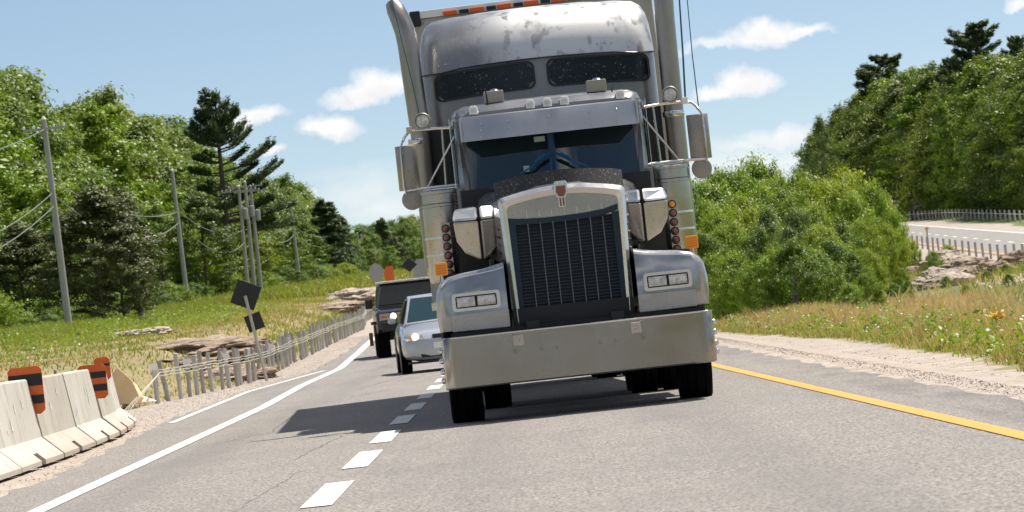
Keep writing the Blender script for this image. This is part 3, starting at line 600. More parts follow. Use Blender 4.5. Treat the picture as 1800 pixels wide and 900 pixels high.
# polished intake scoops beside the hood: two faceted halves with a black seam
for s_ in (-1, 1):
    X = lambda x: x * s_
    sc_o = empty('intake_scoop', (0, 0, 0)); sc_o.parent = TR
    seam_t, seam_b = (.775, 1.45, 1.985), (.77, 1.52, 1.50)
    def half(a, bb, name):
        # a: outline from seam top round to seam bottom (x, y, z)
        pts = [(X(p[0]), p[1], p[2]) for p in a]; back = [(X(p[0]), 2.1, p[2]) for p in a]
        n3 = len(pts); MB().add(pts + back, [tuple(range(n3))] + [(i, (i + 1) % n3, (i + 1) % n3 + n3, i + n3) for i in range(n3)] + [tuple(range(2 * n3 - 1, n3 - 1, -1))]).build(name, 'dustychrome', sc_o, bevel=.02)
    # lower facets
    half([(.785, 1.455, 1.87), (1.022, 1.62, 1.88), (1.005, 1.63, 1.70), (.93, 1.62, 1.575), (.785, 1.52, 1.50)], 0, 'outer_shell')
    half([(.765, 1.455, 1.87), (.625, 1.50, 1.88), (.64, 1.53, 1.60), (.70, 1.54, 1.53), (.765, 1.52, 1.50)], 0, 'inner_shell')
    # brighter top cap sloping back
    for xa, xb, ya, yb, nm in ((.785, 1.030, 1.445, 1.61, 'outer_cap'), (.765, .618, 1.445, 1.50, 'inner_cap')):
        MB().add([(X(xa), ya, 1.874), (X(xb), yb, 1.884), (X(xb - (.03 if xb > xa else -.01)), yb + .10, 2.0), (X(xa), ya + .09, 2.005), (X(xa), 2.1, 1.874), (X(xb), 2.1, 1.884), (X(xb - (.03 if xb > xa else -.01)), 2.1, 2.0), (X(xa), 2.1, 2.005)],
                 [(0, 1, 2, 3), (4, 7, 6, 5), (3, 2, 6, 7), (0, 4, 5, 1), (1, 5, 6, 2), (0, 3, 7, 4)]).build(nm, 'satin', sc_o, bevel=.028)
    MB().prism([(X(.765), 1.50), (X(.785), 1.50), (X(.785), 2.0), (X(.765), 2.0)], 1.56, 2.0).build('seam_strip', 'black', sc_o)
    # mounting clutter between scoop and grille
    for k in range(6): MB().tube([(X(.60), 1.1, 1.38 + .075 * k), (X(.635), 1.5, 1.40 + .075 * k)], .011, 6).build('hood_latch', 'rust' if k % 2 else 'black', TR)
    # round air cleaner with bands and a marker lamp strip
    ac = empty('air_cleaner', (X(1.10), 2.75, 0)); ac.parent = TR
    MB().lathe([(1.33, .03), (1.33, .19), (1.36, .205), (2.06, .205), (2.065, .215), (2.09, .215), (2.095, .205), (2.10, .212), (2.185, .212), (2.19, .222), (2.215, .222), (2.225, .20), (2.225, .03)], (0, 0, 0), 'z', 36).build('canister', 'steel', ac, smooth=35)
    for z in (1.60, 1.765, 2.078): MB().lathe([(z - .012, .2), (z - .01, .212), (z + .01, .212), (z + .012, .2)], (0, 0, 0), 'z', 36).build('clamp_band', 'chrome', ac, smooth=50)
    MB().box(-.045, .045, -.255, -.235, 1.365, 1.90).build('lamp_bracket', 'steel', ac, bevel=.004)
    for k in range(6):
        z = 1.845 - .087 * k
        lm = MB().lathe([(-.255, .041), (-.268, .041), (-.27, .034)], (0, 0, z), 'y', 18).build('lamp_grommet', 'black', ac, smooth=40)
        MB().lathe([(-.262, .031), (-.276, .029), (-.284, .016)], (0, 0, z), 'y', 16).build('marker_lens', 'amberdark' if (k or s_ < 0) else 'amber', lm, smooth=60)
# cab
def ring_xz(y, hw, z0, z1, r, top=0):
    return [(x, y, z) for x, z in [(-hw, z0), (-hw, (z0 + z1) / 2), (-hw, z1 - r), (-hw + r * .3, z1 - r * .3), (-hw + r, z1), (-hw * .4, z1 + top * .8), (0, z1 + top), (hw * .4, z1 + top * .8), (hw - r, z1), (hw - r * .3, z1 - r * .3), (hw, z1 - r), (hw, (z0 + z1) / 2), (hw, z0)]]
cab = MB()
# roof
cab.loft([ring_xz(2.62, .83, 2.86, 2.93, .05, .01), ring_xz(2.72, .90, 2.84, 2.99, .09, .015), ring_xz(3.2, .95, 2.80, 3.03, .14, .02), ring_xz(4.35, .96, 2.78, 3.04, .15, .02)]).build('cab_roof', 'truckpaint', TR, smooth=50)
cb = MB()
for s_ in (-1, 1):
    X = lambda x: x * s_
    cb.prism([(X(.90), 1.15), (X(.955), 1.15), (X(.955), 2.9), (X(.92), 2.9)], 3.75, 4.35)                      # rear side
    cb.prism([(X(.90), 1.15), (X(.955), 1.15), (X(.955), 2.22), (X(.90), 2.22)], 2.55, 3.75)                      # door below window
    cb.add([(X(.80), 2.5, 2.15), (X(.87), 2.46, 2.15), (X(.89), 2.62, 2.88), (X(.81), 2.62, 2.88), (X(.83), 2.60, 2.15), (X(.92), 2.60, 2.15), (X(.92), 2.72, 2.88), (X(.83), 2.72, 2.88)],
           [(0, 1, 2, 3), (4, 7, 6, 5), (1, 5, 6, 2), (0, 3, 7, 4), (0, 4, 5, 1), (2, 6, 7, 3)])                  # A pillar
MB().box(-.92, .92, 2.44, 2.60, 1.1, 2.19).build('shade_black_cowl', 'black', TR)  # cowl coloured black to stand for the shadow below the windshield
cb.box(-.95, .95, 4.30, 4.36, 1.1, 2.95)
cb.build('cab_body', 'truckpaint', TR, smooth=40)
MB().box(-.86, .86, 2.62, 3.05, 2.0, 2.24).build('dashboard', 'interior', TR, bevel=.02)
for x in (-.45, .45):
    MB().box(x - .25, x + .25, 3.75, 3.95, 1.8, 2.62).box(x - .25, x + .25, 3.3, 3.9, 1.6, 1.85).box(x - .13, x + .13, 3.77, 3.9, 2.62, 2.8).build('cab_seat', 'interior', TR, bevel=.04)
MB().lathe([(-.012, .21), (0, .222), (.012, .21), (0, .198)], (.45, 3.15, 2.32), 'y', 24, closed=True).build('steering_wheel', 'black', TR, smooth=60)
for s_ in (-1, 1):
    X = lambda x: x * s_
    ws = []
    for k in range(9):
        t = k / 8; x = .018 + .80 * t; yb = 2.36 + .12 * t * t; ws.append([(X(x), yb, 2.17), (X(x), yb + .16, 2.90), (X(x), yb + .17, 2.90), (X(x), yb + .01, 2.17)])
    MB().loft(ws).build('windshield_pane', 'glass', TR, smooth=40)
    MB().box(X(.94) - .006, X(.94) + .006, 2.75, 3.72, 2.24, 2.82).build('side_window', 'glass', TR)
    MB().box(X(.958) - .003, X(.958) + .003, 2.68, 2.72, 2.2, 2.9).build('door_trim', 'chrome', TR)
    # wiper arms, a blue inverted V
    wp = empty('wiper', (0, 0, 0)); wp.parent = TR
    MB().tube([(X(.02), 2.30, 2.46), (X(.10), 2.29, 2.41), (X(.20), 2.29, 2.35), (X(.33), 2.28, 2.285)], [.014, .014, .010, .008], 6).build('wiper_arm', 'blue', wp)
    MB().tube([(X(.07), 2.28, 2.445), (X(.17), 2.275, 2.385)], .018, 6).build('wiper_blade', 'blue', wp)
    MB().tube([(X(.022), 2.33, 2.19), (X(.022), 2.41, 2.66)], .012, 6).build('pillar_trim', 'blue', TR)
MB().prism([(-.016, 2.17), (.016, 2.17), (.016, 2.9), (-.016, 2.9)], 2.36, 2.5).build('windshield_divider', 'bluedark', TR)
# mark stuck in the windscreen, and pale label at its top
MB().box(-.29, -.235, 2.33, 2.333, 2.30, 2.36).build('windshield_sticker', 'sticker', TR)
MB().box(-.16, -.055, 2.40, 2.404, 2.58, 2.63).build('top_sticker', 'sticker', TR)
# sun visor
vs_ = []
for k in range(13):
    t = -1 + 2 * k / 12; x = .845 * t; yy = 2.14 + .07 * abs(t) ** 3
    vs_.append([(x, yy, 2.645), (x, yy + .035, 2.875 + (-.01 * abs(t))), (x, yy + .045, 2.885), (x, 2.64, 2.90), (x, 2.64, 2.89), (x, yy + .05, 2.868), (x, yy + .012, 2.645)])
vz = MB().loft(vs_).build('sun_visor', 'visor', TR, smooth=30)
MB().box(-.862, -.845, 2.2, 2.64, 2.65, 2.88).box(.845, .862, 2.2, 2.64, 2.65, 2.88).build('visor_end', 'visor', vz)
MB().add([(-.018, 2.133, 2.648), (.018, 2.133, 2.648), (.018, 2.167, 2.87), (-.018, 2.167, 2.87), (-.018, 2.16, 2.648), (.018, 2.16, 2.648), (.018, 2.19, 2.87), (-.018, 2.19, 2.87)], [(0, 1, 2, 3), (4, 7, 6, 5), (0, 4, 5, 1), (1, 5, 6, 2), (2, 6, 7, 3), (3, 7, 4, 0)]).build('centre_seam', 'visor', vz)
for x in (-.66, -.395, 0, .395, .655):
    for q in range(3):
        z = 2.68 + .062 * q; yy = 2.14 + .07 * abs(x / .845) ** 3 + (z - 2.645) * .152 - (.012 if x == 0 else 0)
        bolt(vz, (x, yy, z), .011, name='rivet', l=.012)
# five cab marker lamps
for x in (-.71, -.157, .009, .176, .721):
    ml = MB().prism([(x - .043, 2.915), (x + .043, 2.915), (x + .043, 2.975), (x + .028, 3.0), (x - .028, 3.0), (x - .043, 2.975)], 2.58, 2.78).build('marker_lamp', 'whitehousing', TR, bevel=.008)
    MB().box(x - .026, x - .002, 2.570, 2.582, 2.935, 2.972).box(x + .002, x + .026, 2.570, 2.582, 2.935, 2.972).build('lamp_lens', 'lens', ml)
# two square work lamps on stalks with short whip aerials
for x, ax in ((-.497, -.56), (.511, .66)):
    wl = MB().prism(rrect(x - .098, x + .098, 3.02, 3.14, .015), 2.9, 3.0).build('work_lamp', 'beigebox', TR, bevel=.008)
    MB().tube([(x + .02, 2.96, 2.96), (x + .02, 2.96, 3.03)], .02, 8).build('lamp_mount', 'chrome', wl)
    MB().lathe([(-.02, .045), (.0, .05), (.02, .03)], (x + .01, 2.97, 3.14), 'z', 12).build('lamp_cap', 'chrome', wl, smooth=50)
    MB().tube([(ax, 2.8, 2.95), (ax - .01, 2.8, 3.04 if x > 0 else 3.16)], [.012, .006], 6).build('whip_aerial', 'black', TR)
# mirrors, arms, spot lamps, aerials
for s_ in (-1, 1):
    X = lambda x: x * s_
    mx0, mx1 = (.0, .0)
    cx = 1.455 if s_ > 0 else 1.405
    mr = empty('side_mirror', (X(cx), 2.9, 2.48)); mr.parent = TR
    prof = [(-.105, .02), (-.09, -.025), (-.05, -.045), (0, -.05), (.05, -.045), (.09, -.025), (.105, .02)]
    MB().loft([[(px_, py_ + .012 * (abs(z) > .2), z) for px_, py_ in prof] for z in (-.218, -.2, 0, .2, .218)], caps=True).build('mirror_shell', 'dull', mr, smooth=50)
    MB().box(-.10, .10, .02, .026, -.21, .21).build('mirror_glass', 'chrome', mr)
    MB().tube([(X(.02), -.07, .26), (X(.05), -.075, .20), (X(.055), -.075, -.2), (X(.04), -.06, -.25)], .010, 8).build('mirror_bar', 'chrome', mr, smooth=60)
    cm = empty('convex_mirror', (X(cx - .01), 2.88, 2.165)); cm.parent = TR
    MB().lathe([(.04, .02), (.03, .075), (0, .098), (-.012, .10), (-.016, .085), (-.020, .02)], (0, 0, 0), 'y', 28).build('mirror_bowl', 'dull', cm, smooth=40)
    arm = MB(); arm2 = MB()
    arm.tube([(X(.86), 2.7, 2.81), (X(1.1), 2.8, 2.83), (X(1.30), 2.88, 2.835), (X(cx - .04), 2.88, 2.82), (X(cx + .0), 2.86, 2.78), (X(cx + .02), 2.83, 2.74)], .014, 8)
    arm2.tube([(X(.86), 2.7, 2.235), (X(.95), 2.75, 2.26), (X(1.2), 2.85, 2.265), (X(cx + .04), 2.86, 2.255)], .014, 8)
    arm.build('mirror_arm', 'satin', TR, smooth=60); arm2.build('mirror_arm', 'satin', TR, smooth=60)
    MB().box(X(1.08) - .2, X(1.08) + .17, 2.76, 2.9, 2.232, 2.247).build('mirror_shelf', 'chrome', TR, bevel=.004)
    MB().tube([(X(.87), 2.72, 2.80), (X(1.235), 2.86, 2.265)], .012, 8).build('diagonal_brace', 'chrome', TR, smooth=60)
    MB().tube([(X(1.03), 2.78, 2.83), (X(1.05), 2.8, 2.26)], .012, 8).build('grab_bar', 'steel', TR, smooth=60)
    sp = empty('spot_lamp', (X(1.213), 2.86, 2.915)); sp.parent = TR
    MB().lathe([(.06, .02), (.04, .06), (0, .080), (-.03, .083), (-.036, .078), (-.03, .068), (-.01, .066)], (0, 0, 0), 'y', 28).build('lamp_shell', 'dull', sp, smooth=40)
    MB().lathe([(-.012, .066), (-.030, .062), (-.036, .04), (-.038, .015)], (0, 0, 0), 'y', 24).build('lens', 'whitelens', sp, smooth=60)
    MB().lathe([(0, .018), (.045, .018)], (X(1.13) if 0 else X(.93), 2.72, 2.83), 'z', 10).build('arm_knob', 'chrome', TR)
    MB().box(X(1.35) - .03, X(1.35) + .03, 2.84, 2.9, 2.81, 2.875).build('aerial_mount', 'whitehousing' if s_ > 0 else 'dustychrome', TR, bevel=.006)
MB().tube([(-1.22, 2.9, 2.80), (-1.27, 2.9, 3.3), (-1.36, 2.9, 3.95), (-1.47, 2.9, 4.8)], [.006, .006, .005, .004], 6).build('aerial', 'antenna', TR, smooth=60)
MB().tube([(1.36, 2.9, 2.85), (1.385, 2.9, 3.3), (1.45, 2.9, 4.8)], [.010, .009, .006], 6).build('aerial', 'antenna', TR, smooth=60)
MB().tube([(1.48, 2.9, 2.75), (1.475, 2.9, 3.3), (1.50, 2.9, 4.7)], [.006, .005, .004], 6).build('aerial', 'antenna', TR, smooth=60)
# exhaust stacks
MB().tube([(-1.25, 4.3, 1.5), (-1.255, 4.3, 2.9), (-1.275, 4.3, 3.4), (-1.285, 4.3, 3.75), (-1.30, 4.31, 3.90), (-1.335, 4.34, 4.03), (-1.37, 4.38, 4.13), (-1.40, 4.42, 4.20)], [.102, .102, .102, .104, .104, .10, .094, .07], 24).build('exhaust_stack', 'stack', TR, smooth=40)
MB().tube([(1.30, 4.3, 1.5), (1.305, 4.3, 2.9), (1.315, 4.3, 3.75), (1.325, 4.31, 3.95), (1.35, 4.34, 4.1), (1.38, 4.38, 4.25)], [.10, .10, .10, .10, .10, .08], 24).build('exhaust_stack', 'stack', TR, smooth=40)
for s_ in (-1, 1):
    MB().lathe([(2.75, .104), (2.76, .11), (2.80, .11), (2.81, .104)], (s_ * 1.28 - (.0 if s_ < 0 else -.02), 4.3, 0), 'z', 24).build('stack_clamp', 'chrome', TR, smooth=40)
    MB().box(s_ * 1.08 - .10, s_ * 1.08 + .10, 4.37, 4.42, 1.6, 2.9).build('stack_shield', 'black', TR)
# sleeper
lev = [(1.2, 4.45, 1.18), (3.1, 4.45, 1.185), (3.38, 4.46, 1.185), (3.47, 4.48, 1.18), (3.60, 4.525, 1.175), (3.74, 4.59, 1.165), (3.86, 4.68, 1.14), (3.95, 4.80, 1.10), (4.01, 4.98, 1.03), (4.045, 5.22, .90), (4.062, 5.5, .74), (4.07, 5.9, .5)]
def sl_ring(z, yf, hw, yb=6.35, r=.22):
    r = min(r, hw * .5); P_ = []
    for k in range(6): a_ = math.radians(180 + 90 * k / 5); P_.append((-hw + r + r * math.cos(a_), yf + r + r * math.sin(a_), z))
    for k in range(1, 10): x = -hw + r + 2 * (hw - r) * k / 10; P_.append((x, yf - .06 * (1 - (x / (hw - r)) ** 2), z + ((.05 if z < 3.8 else .02) * (1 - (x / hw) ** 2) if z > 3.3 else 0)))
    for k in range(6): a_ = math.radians(270 + 90 * k / 5); P_.append((hw - r + r * math.cos(a_), yf + r + r * math.sin(a_), z))
    P_ += [(hw, yb, z), (-hw, yb, z)]; return P_
MB().loft([sl_ring(*l_) for l_ in lev[:4]], caps=False).build('sleeper_body', 'truckpaint', TR, smooth=40)
MB().loft([sl_ring(z, y_ - .012, hw + .006) for z, y_, hw in [(3.45, 4.475, 1.182)] + lev[4:]]).build('sleeper_roof', 'roofpaint', TR, smooth=60)
sg = [sl_ring(3.445, 4.462, 1.19)[i] for i in range(21)]
MB().tube([(p[0] * 1.004, p[1] - .012, p[2]) for p in sg], .006, 6).build('roof_seam', 'black', TR)
for x0, x1, zl, zr_ in ((-1.045, -.065, 3.165, 3.185), (.10, 1.10, 3.175, 3.15)):
    sw = empty('sleeper_window', (0, 0, 0)); sw.parent = TR
    def bent(pts, off):
        out = []
        for x, z in pts:
            yf = 4.45 - .06 * max(0, 1 - (x / .965) ** 2); ex = max(0, abs(x) - .965)
            out.append((x, yf - off + (.22 - math.sqrt(max(0, .22 ** 2 - ex ** 2))), z + .045 * (1 - (x / 1.1) ** 2)))
        return out
    po = rrect(x0 - .022, x1 + .022, 3.145, 3.43, .075, 6); pi_ = rrect(x0, x1, 3.165, 3.41, .06, 6); n4 = len(po)
    def dens(p):
        out = []
        for i in range(len(p)):
            a_, b2 = p[i], p[(i + 1) % len(p)]; m_ = 8 if abs(a_[0] - b2[0]) > .3 else 1
            for k in range(m_): out.append((a_[0] + (b2[0] - a_[0]) * k / m_, a_[1] + (b2[1] - a_[1]) * k / m_))
        return out
    po, pi_ = dens(po), dens(pi_); n4 = len(po)
    MB().add(bent(po, .004) + bent(po, .022) + bent(pi_, .022) + bent(pi_, .008), [(i + n4 * k, (i + 1) % n4 + n4 * k, (i + 1) % n4 + n4 * (k + 1), i + n4 * (k + 1)) for k in range(3) for i in range(n4)]).build('window_seal', 'black', sw, smooth=40)
    # glass as a bent sheet
    nx5 = 16; gl = MB(); L = []
    for k in range(nx5 + 1):
        x = x0 + (x1 - x0) * k / nx5; e = min(x - x0, x1 - x); c_ = .06 - math.sqrt(max(0, .06 ** 2 - max(0, .06 - e) ** 2))
        L.append(bent([(x, 3.165 + c_), (x, 3.41 - c_)], .010))
    gl.loft(L, caps=False, closed=False).build('window_glass', 'sleeperglass', sw, smooth=60)
for x, z in ((-1.0, 3.52), (-.93, 3.53), (-.28, 3.58), (-.2, 3.59), (.62, 3.58), (.70, 3.58), (.76, 3.575)):
    bolt(TR, (x, 4.50 - .05 * (1 - x * x), z), .010, name='roof_rivet', l=.03)
# ---------------------------------------------------------------- trailer, a little out of line behind the tractor
TLR = empty('box_trailer', (.516 + .05, 47.73, .02), label='white box trailer behind the grey tractor, orange marker lamps along its top', cat='trailer', rot=(0, math.radians(-1.0), .0101 + .0215))
L_ = 12.0
MB().box(-1.28, 1.28, 0, L_, 1.12, 4.19).build('trailer_body', 'trailer', TLR, bevel=.02)
MB().box(-1.29, 1.29, -.02, .03, 4.19, 4.27).box(-1.29, -1.25, .03, L_, 4.19, 4.27).box(1.25, 1.29, .03, L_, 4.19, 4.27).build('top_rail', 'whitehousing', TLR, bevel=.006)
for s_ in (-1, 1): MB().box(s_ * 1.245 - .055, s_ * 1.245 + .055, -.04, .06, 4.11, 4.275).build('corner_cap', 'black', TLR, bevel=.01)
for k in range(7):
    x = -.87 + k * .29
    MB().box(x - .075, x + .075, -.055, -.02, 4.185, 4.235).build('marker_lamp', 'orangelens', TLR, bevel=.008)
    if k < 6: MB().box(x + .10, x + .20, -.05, -.02, 4.19, 4.23).build('lamp_bracket', 'black', TLR)
for k in range(8): bolt(TLR, (-1.17 + .045 * (k % 2), -.001, 4.14 - .12 * k), .010, name='rivet', m='steel')
for k in range(30): MB().lathe([(-.012, .008), (0, .012)], (-1.28, .12, 4.05 - .1 * k), 'x', 6).build('rivet', 'steel', TLR)
for k in range(12): MB().box(-1.29, -1.28, .5 + k * .95, .54 + k * .95, 1.2, 4.15).build('side_post', 'trailer', TLR)
MB().box(-1.3, -1.28, 0, L_, 1.1, 1.2).box(1.28, 1.3, 0, L_, 1.1, 1.2).build('bottom_rail', 'steel', TLR)
MB().box(-.45, -.33, .5, L_, .9, 1.12).box(.33, .45, .5, L_, .9, 1.12).build('trailer_frame', 'black', TLR)
for y in (9.3, 10.55):
    for x in (-1.09, -.76, .76, 1.09): wheel(TLR, (x, y, .5), side=1 if x > 0 else -1, w_=.9)
for x in (-.6, .6): MB().box(x - .06, x + .06, 2.6, 2.72, .35, 1.12).box(x - .12, x + .12, 2.54, 2.78, .3, .35).build('landing_leg', 'black', TLR)
# ---------------------------------------------------------------- the two following cars
def sect(y, hw, z0, zm, zt, crown=.03, tuck=.9, n=5):
    P_ = [(hw * tuck, z0), (hw, z0 + (zm - z0) * .35), (hw, zm), (hw * .965, zm + (zt - zm) * .6), (hw * .86, zt), (hw * .5, zt + crown * .8), (0, zt + crown)]
    return [(x, y, z) for x, z in P_] + [(-x, y, z) for x, z in reversed(P_[:-1])]
def small_wheel(parent, x, y, r, w_, side):
    t = empty('wheel', (x, y, r)); t.parent = parent; k = w_ / 2
    MB().lathe([(-k, r * .66), (-k, r * .93), (-k * .8, r), (k * .8, r), (k, r * .93), (k, r * .66)], (0, 0, 0), 'x', 26, closed=True).build('tyre', 'rubber', t, smooth=40)
    MB().lathe([(k * .7 * side, .02), (k * .75 * side, r * .3), (k * .55 * side, r * .62), (k * .9 * side, r * .66), (0, r * .67), (0, .02)], (0, 0, 0), 'x', 20).build('rim', 'chrome', t, smooth=35)
# silver sedan (x = -1.3, front at Y = 81)
CV = empty('sedan', (-1.32, 81.2, .02), .054, 'silver sedan with lit headlamps half hidden behind the truck', 'car')
st = [(0, .66, .25, .50, .60), (.06, .76, .20, .52, .64), (.25, .82, .18, .56, .70), (.6, .845, .18, .60, .77), (1.05, .85, .18, .62, .86), (1.3, .855, .18, .64, .92), (2.2, .86, .18, .66, .93), (3.4, .855, .18, .68, .95), (3.9, .84, .2, .70, .97), (4.3, .80, .24, .68, .95), (4.4, .72, .30, .62, .88)]
MB().loft([sect(*q) for q in st]).build('body', 'silvercar', CV, smooth=40, sub=1)
cab_ = [(1.18, .72, .88, .70), (1.95, .60, 1.385, .57), (2.4, .60, 1.42, .57), (3.1, .60, 1.40, .57), (3.85, .70, .95, .66)]
def gh(y, hb, zt, ht): return [(-hb if abs(zt - .9) > .2 else -hb, y, .86), (-ht, y, zt), (0, y, zt + .02), (ht, y, zt), (hb, y, .86)]
MB().loft([gh(1.10, .74, .90, .70), gh(1.95, .78, 1.37, .58), gh(2.4, .78, 1.41, .575), gh(3.05, .78, 1.39, .57), gh(3.95, .74, .96, .64)]).build('cabin', 'silvercar', CV, smooth=30, bevel=.01)
def quad(mb, a, b, c, d_, t=.012):
    a, b, c, d_ = map(Vector, (a, b, c, d_)); nrm = (b - a).cross(d_ - a).normalized() * t
    return mb.add([a, b, c, d_, a + nrm, b + nrm, c + nrm, d_ + nrm], [(3, 2, 1, 0), (4, 5, 6, 7), (0, 1, 5, 4), (1, 2, 6, 5), (2, 3, 7, 6), (3, 0, 4, 7)])
quad(MB(), (-.66, 1.155, .935), (.66, 1.155, .935), (.53, 1.90, 1.355), (-.53, 1.90, 1.355), .012).build('windshield', 'tealglass', CV)
for s_ in (-1, 1):
    quad(MB(), (s_ * .775, 1.45, .93), (s_ * .792, 2.35, .93), (s_ * .60, 2.35, 1.365), (s_ * .612, 1.95, 1.33), .012 * s_).build('front_window', 'carglass', CV)
    quad(MB(), (s_ * .792, 2.42, .93), (s_ * .775, 3.4, .95), (s_ * .61, 3.05, 1.33), (s_ * .60, 2.42, 1.365), .012 * s_).build('rear_window', 'carglass', CV)
    MB().loft([[(s_ * x, y, z) for x, z in rrect(.845, 1.0, .93, 1.045, .05)] for y in (1.52, 1.62)]).build('side_mirror', 'silvercar', CV, smooth=40, bevel=.02)
    hl = MB().add([(s_ * .42, .015, .60), (s_ * .74, .06, .59), (s_ * .80, .20, .66), (s_ * .70, .16, .735), (s_ * .44, .07, .705), (s_ * .42, .3, .60), (s_ * .74, .3, .59), (s_ * .78, .35, .65), (s_ * .70, .35, .70), (s_ * .44, .35, .69)],
                  [(0, 1, 2, 3, 4), (0, 5, 6, 1), (1, 6, 7, 2), (2, 7, 8, 3), (3, 8, 9, 4), (4, 9, 5, 0)]).build('headlight', 'lens', CV, bevel=.008)
    MB().lathe([(.0, .065), (-.015, .05), (-.022, .02)], (s_ * .58, .035, .655), 'y', 16).build('bulb', 'lampon', hl, smooth=50)
    MB().prism(rrect(s_ * .66 - .04, s_ * .66 + .04, .62, .66, .01), .03, .05).build('turn_lens', 'amber', hl)
    MB().lathe([(-.01, .36), (.0, .37), (.01, .36)], (s_ * .852, .88, .33), 'x', 24).build('wheel_arch', 'black', CV)
    MB().lathe([(-.01, .36), (.0, .37), (.01, .36)], (s_ * .852, 3.5, .33), 'x', 24).build('wheel_arch', 'black', CV)
    for y in (.88, 3.5): small_wheel(CV, s_ * .76, y, .31, .2, s_)
    quad(MB(), (s_ * .862, 2.38, .25), (s_ * .862, 2.392, .25), (s_ * .862, 2.392, .92), (s_ * .862, 2.38, .92), .004 * s_).build('door_seam', 'black', CV)
MB().prism(rrect(-.27, .27, .60, .68, .02), .012, .05).build('grille', 'black', CV)
MB().prism(rrect(-.50, .50, .27, .38, .03), .015, .08).build('lower_intake', 'black', CV)
MB().prism(rrect(-.26, .26, .42, .53, .01), -.006, .01).build('licence_plate', 'whitehousing', CV)
MB().box(-.74, .74, .02, .3, .17, .21).build('chin_spoiler', 'black', CV)
# black off-roader
HM = empty('off_road_vehicle', (-2.52, 112.0, .02), .045, 'boxy black off-road vehicle with lit round headlamp, driving at the edge line', 'car')
def box2(y, hw, z0, z1, r=.06, hwt=None):
    hwt = hwt or hw; return [(x, y, z) for x, z in [(-hw, z0), (-hw, z1 - r * 1.5), (-hwt + r, z1), (0, z1 + .01), (hwt - r, z1), (hw, z1 - r * 1.5), (hw, z0)]]
MB().loft([box2(.22, .98, .78, 1.20), box2(.32, 1.02, .70, 1.25), box2(1.4, 1.03, .62, 1.36), box2(4.5, 1.03, .62, 1.40), box2(4.7, 1.0, .7, 1.38)]).build('body', 'blackcar', HM, smooth=30, bevel=.02)
MB().loft([[(-.98, 1.25, 1.34), (-.86, 1.62, 1.88), (.86, 1.62, 1.88), (.98, 1.25, 1.34)], [(-.98, 1.45, 1.34), (-.84, 1.9, 1.945), (.84, 1.9, 1.945), (.98, 1.45, 1.34)], [(-.98, 4.5, 1.36), (-.86, 4.4, 1.945), (.86, 4.4, 1.945), (.98, 4.5, 1.36)]]).build('cabin', 'blackcar', HM, bevel=.02)
quad(MB(), (-.90, 1.27, 1.385), (.90, 1.27, 1.385), (.79, 1.59, 1.855), (-.79, 1.59, 1.855), .014).build('windshield', 'carglass', HM)
MB().box(-.92, .92, 1.60, 1.85, 1.93, 1.985).build('roof_light_bar', 'whitehousing', HM, bevel=.015)
for k in range(5): MB().box(-.7 + k * .3, -.55 + k * .3, 1.585, 1.605, 1.94, 1.975).build('bar_lamp', 'lens', HM)
g_ = MB().box(-.93, .93, .195, .24, 1.0, 1.175).build('grille_bar', 'steel', HM, bevel=.01)
for k in range(7): MB().lathe([(.186, .055), (.20, .05)], (-.39 + .13 * k, 0, 1.09), 'y', 12).build('grille_slot', 'black', g_)
for s_ in (-1, 1):
    MB().lathe([(.21, .11), (.18, .11), (.175, .095)], (s_ * .58, 0, 1.09), 'y', 22).build('headlight_ring', 'black', g_)
    MB().lathe([(.185, .09), (.165, .075), (.158, .03)], (s_ * .58, 0, 1.09), 'y', 20).build('headlight', 'lampon' if s_ < 0 else 'lens', g_, smooth=60)
    MB().box(s_ * .82 - .07, s_ * .82 + .07, .18, .20, 1.06, 1.115).build('turn_lens', 'orangelens', g_)
    MB().lathe([(.1, .07), (.06, .07), (.05, .05)], (s_ * .58, 0, .84), 'y', 16).build('fog_lamp', 'lens', HM)
    MB().box(s_ * 1.14 - .09, s_ * 1.14 + .09, 1.45, 1.52, 1.33, 1.56).build('side_mirror', 'black', HM, bevel=.02)
    quad(MB(), (s_ * .985, 1.6, 1.40), (s_ * .985, 2.6, 1.40), (s_ * .87, 2.6, 1.86), (s_ * .87, 1.85, 1.86), .012 * s_).build('side_window', 'carglass', HM)
    for y in (1.0, 4.0): small_wheel(HM, s_ * .88, y, .47, .34, s_)
    MB().box(s_ * 1.08 - .06, s_ * 1.08 + .06, .5, 1.5, .92, 1.0).build('fender_flare', 'black', HM, bevel=.01)
    MB().box(s_ * 1.13 - .05, s_ * 1.13 + .05, 4.65, 4.72, .38, .72).build('rear_flap', 'rust' if s_ < 0 else 'black', HM)
MB().box(-.88, .88, .02, .28, .72, .96).box(-.5, -.42, 0, .1, .6, .75).box(.42, .5, 0, .1, .6, .75).build('front_bumper', 'black', HM, bevel=.02)
MB().box(-.78, .78, .9, 4.2, .50, .70).build('underbody', 'black', HM)
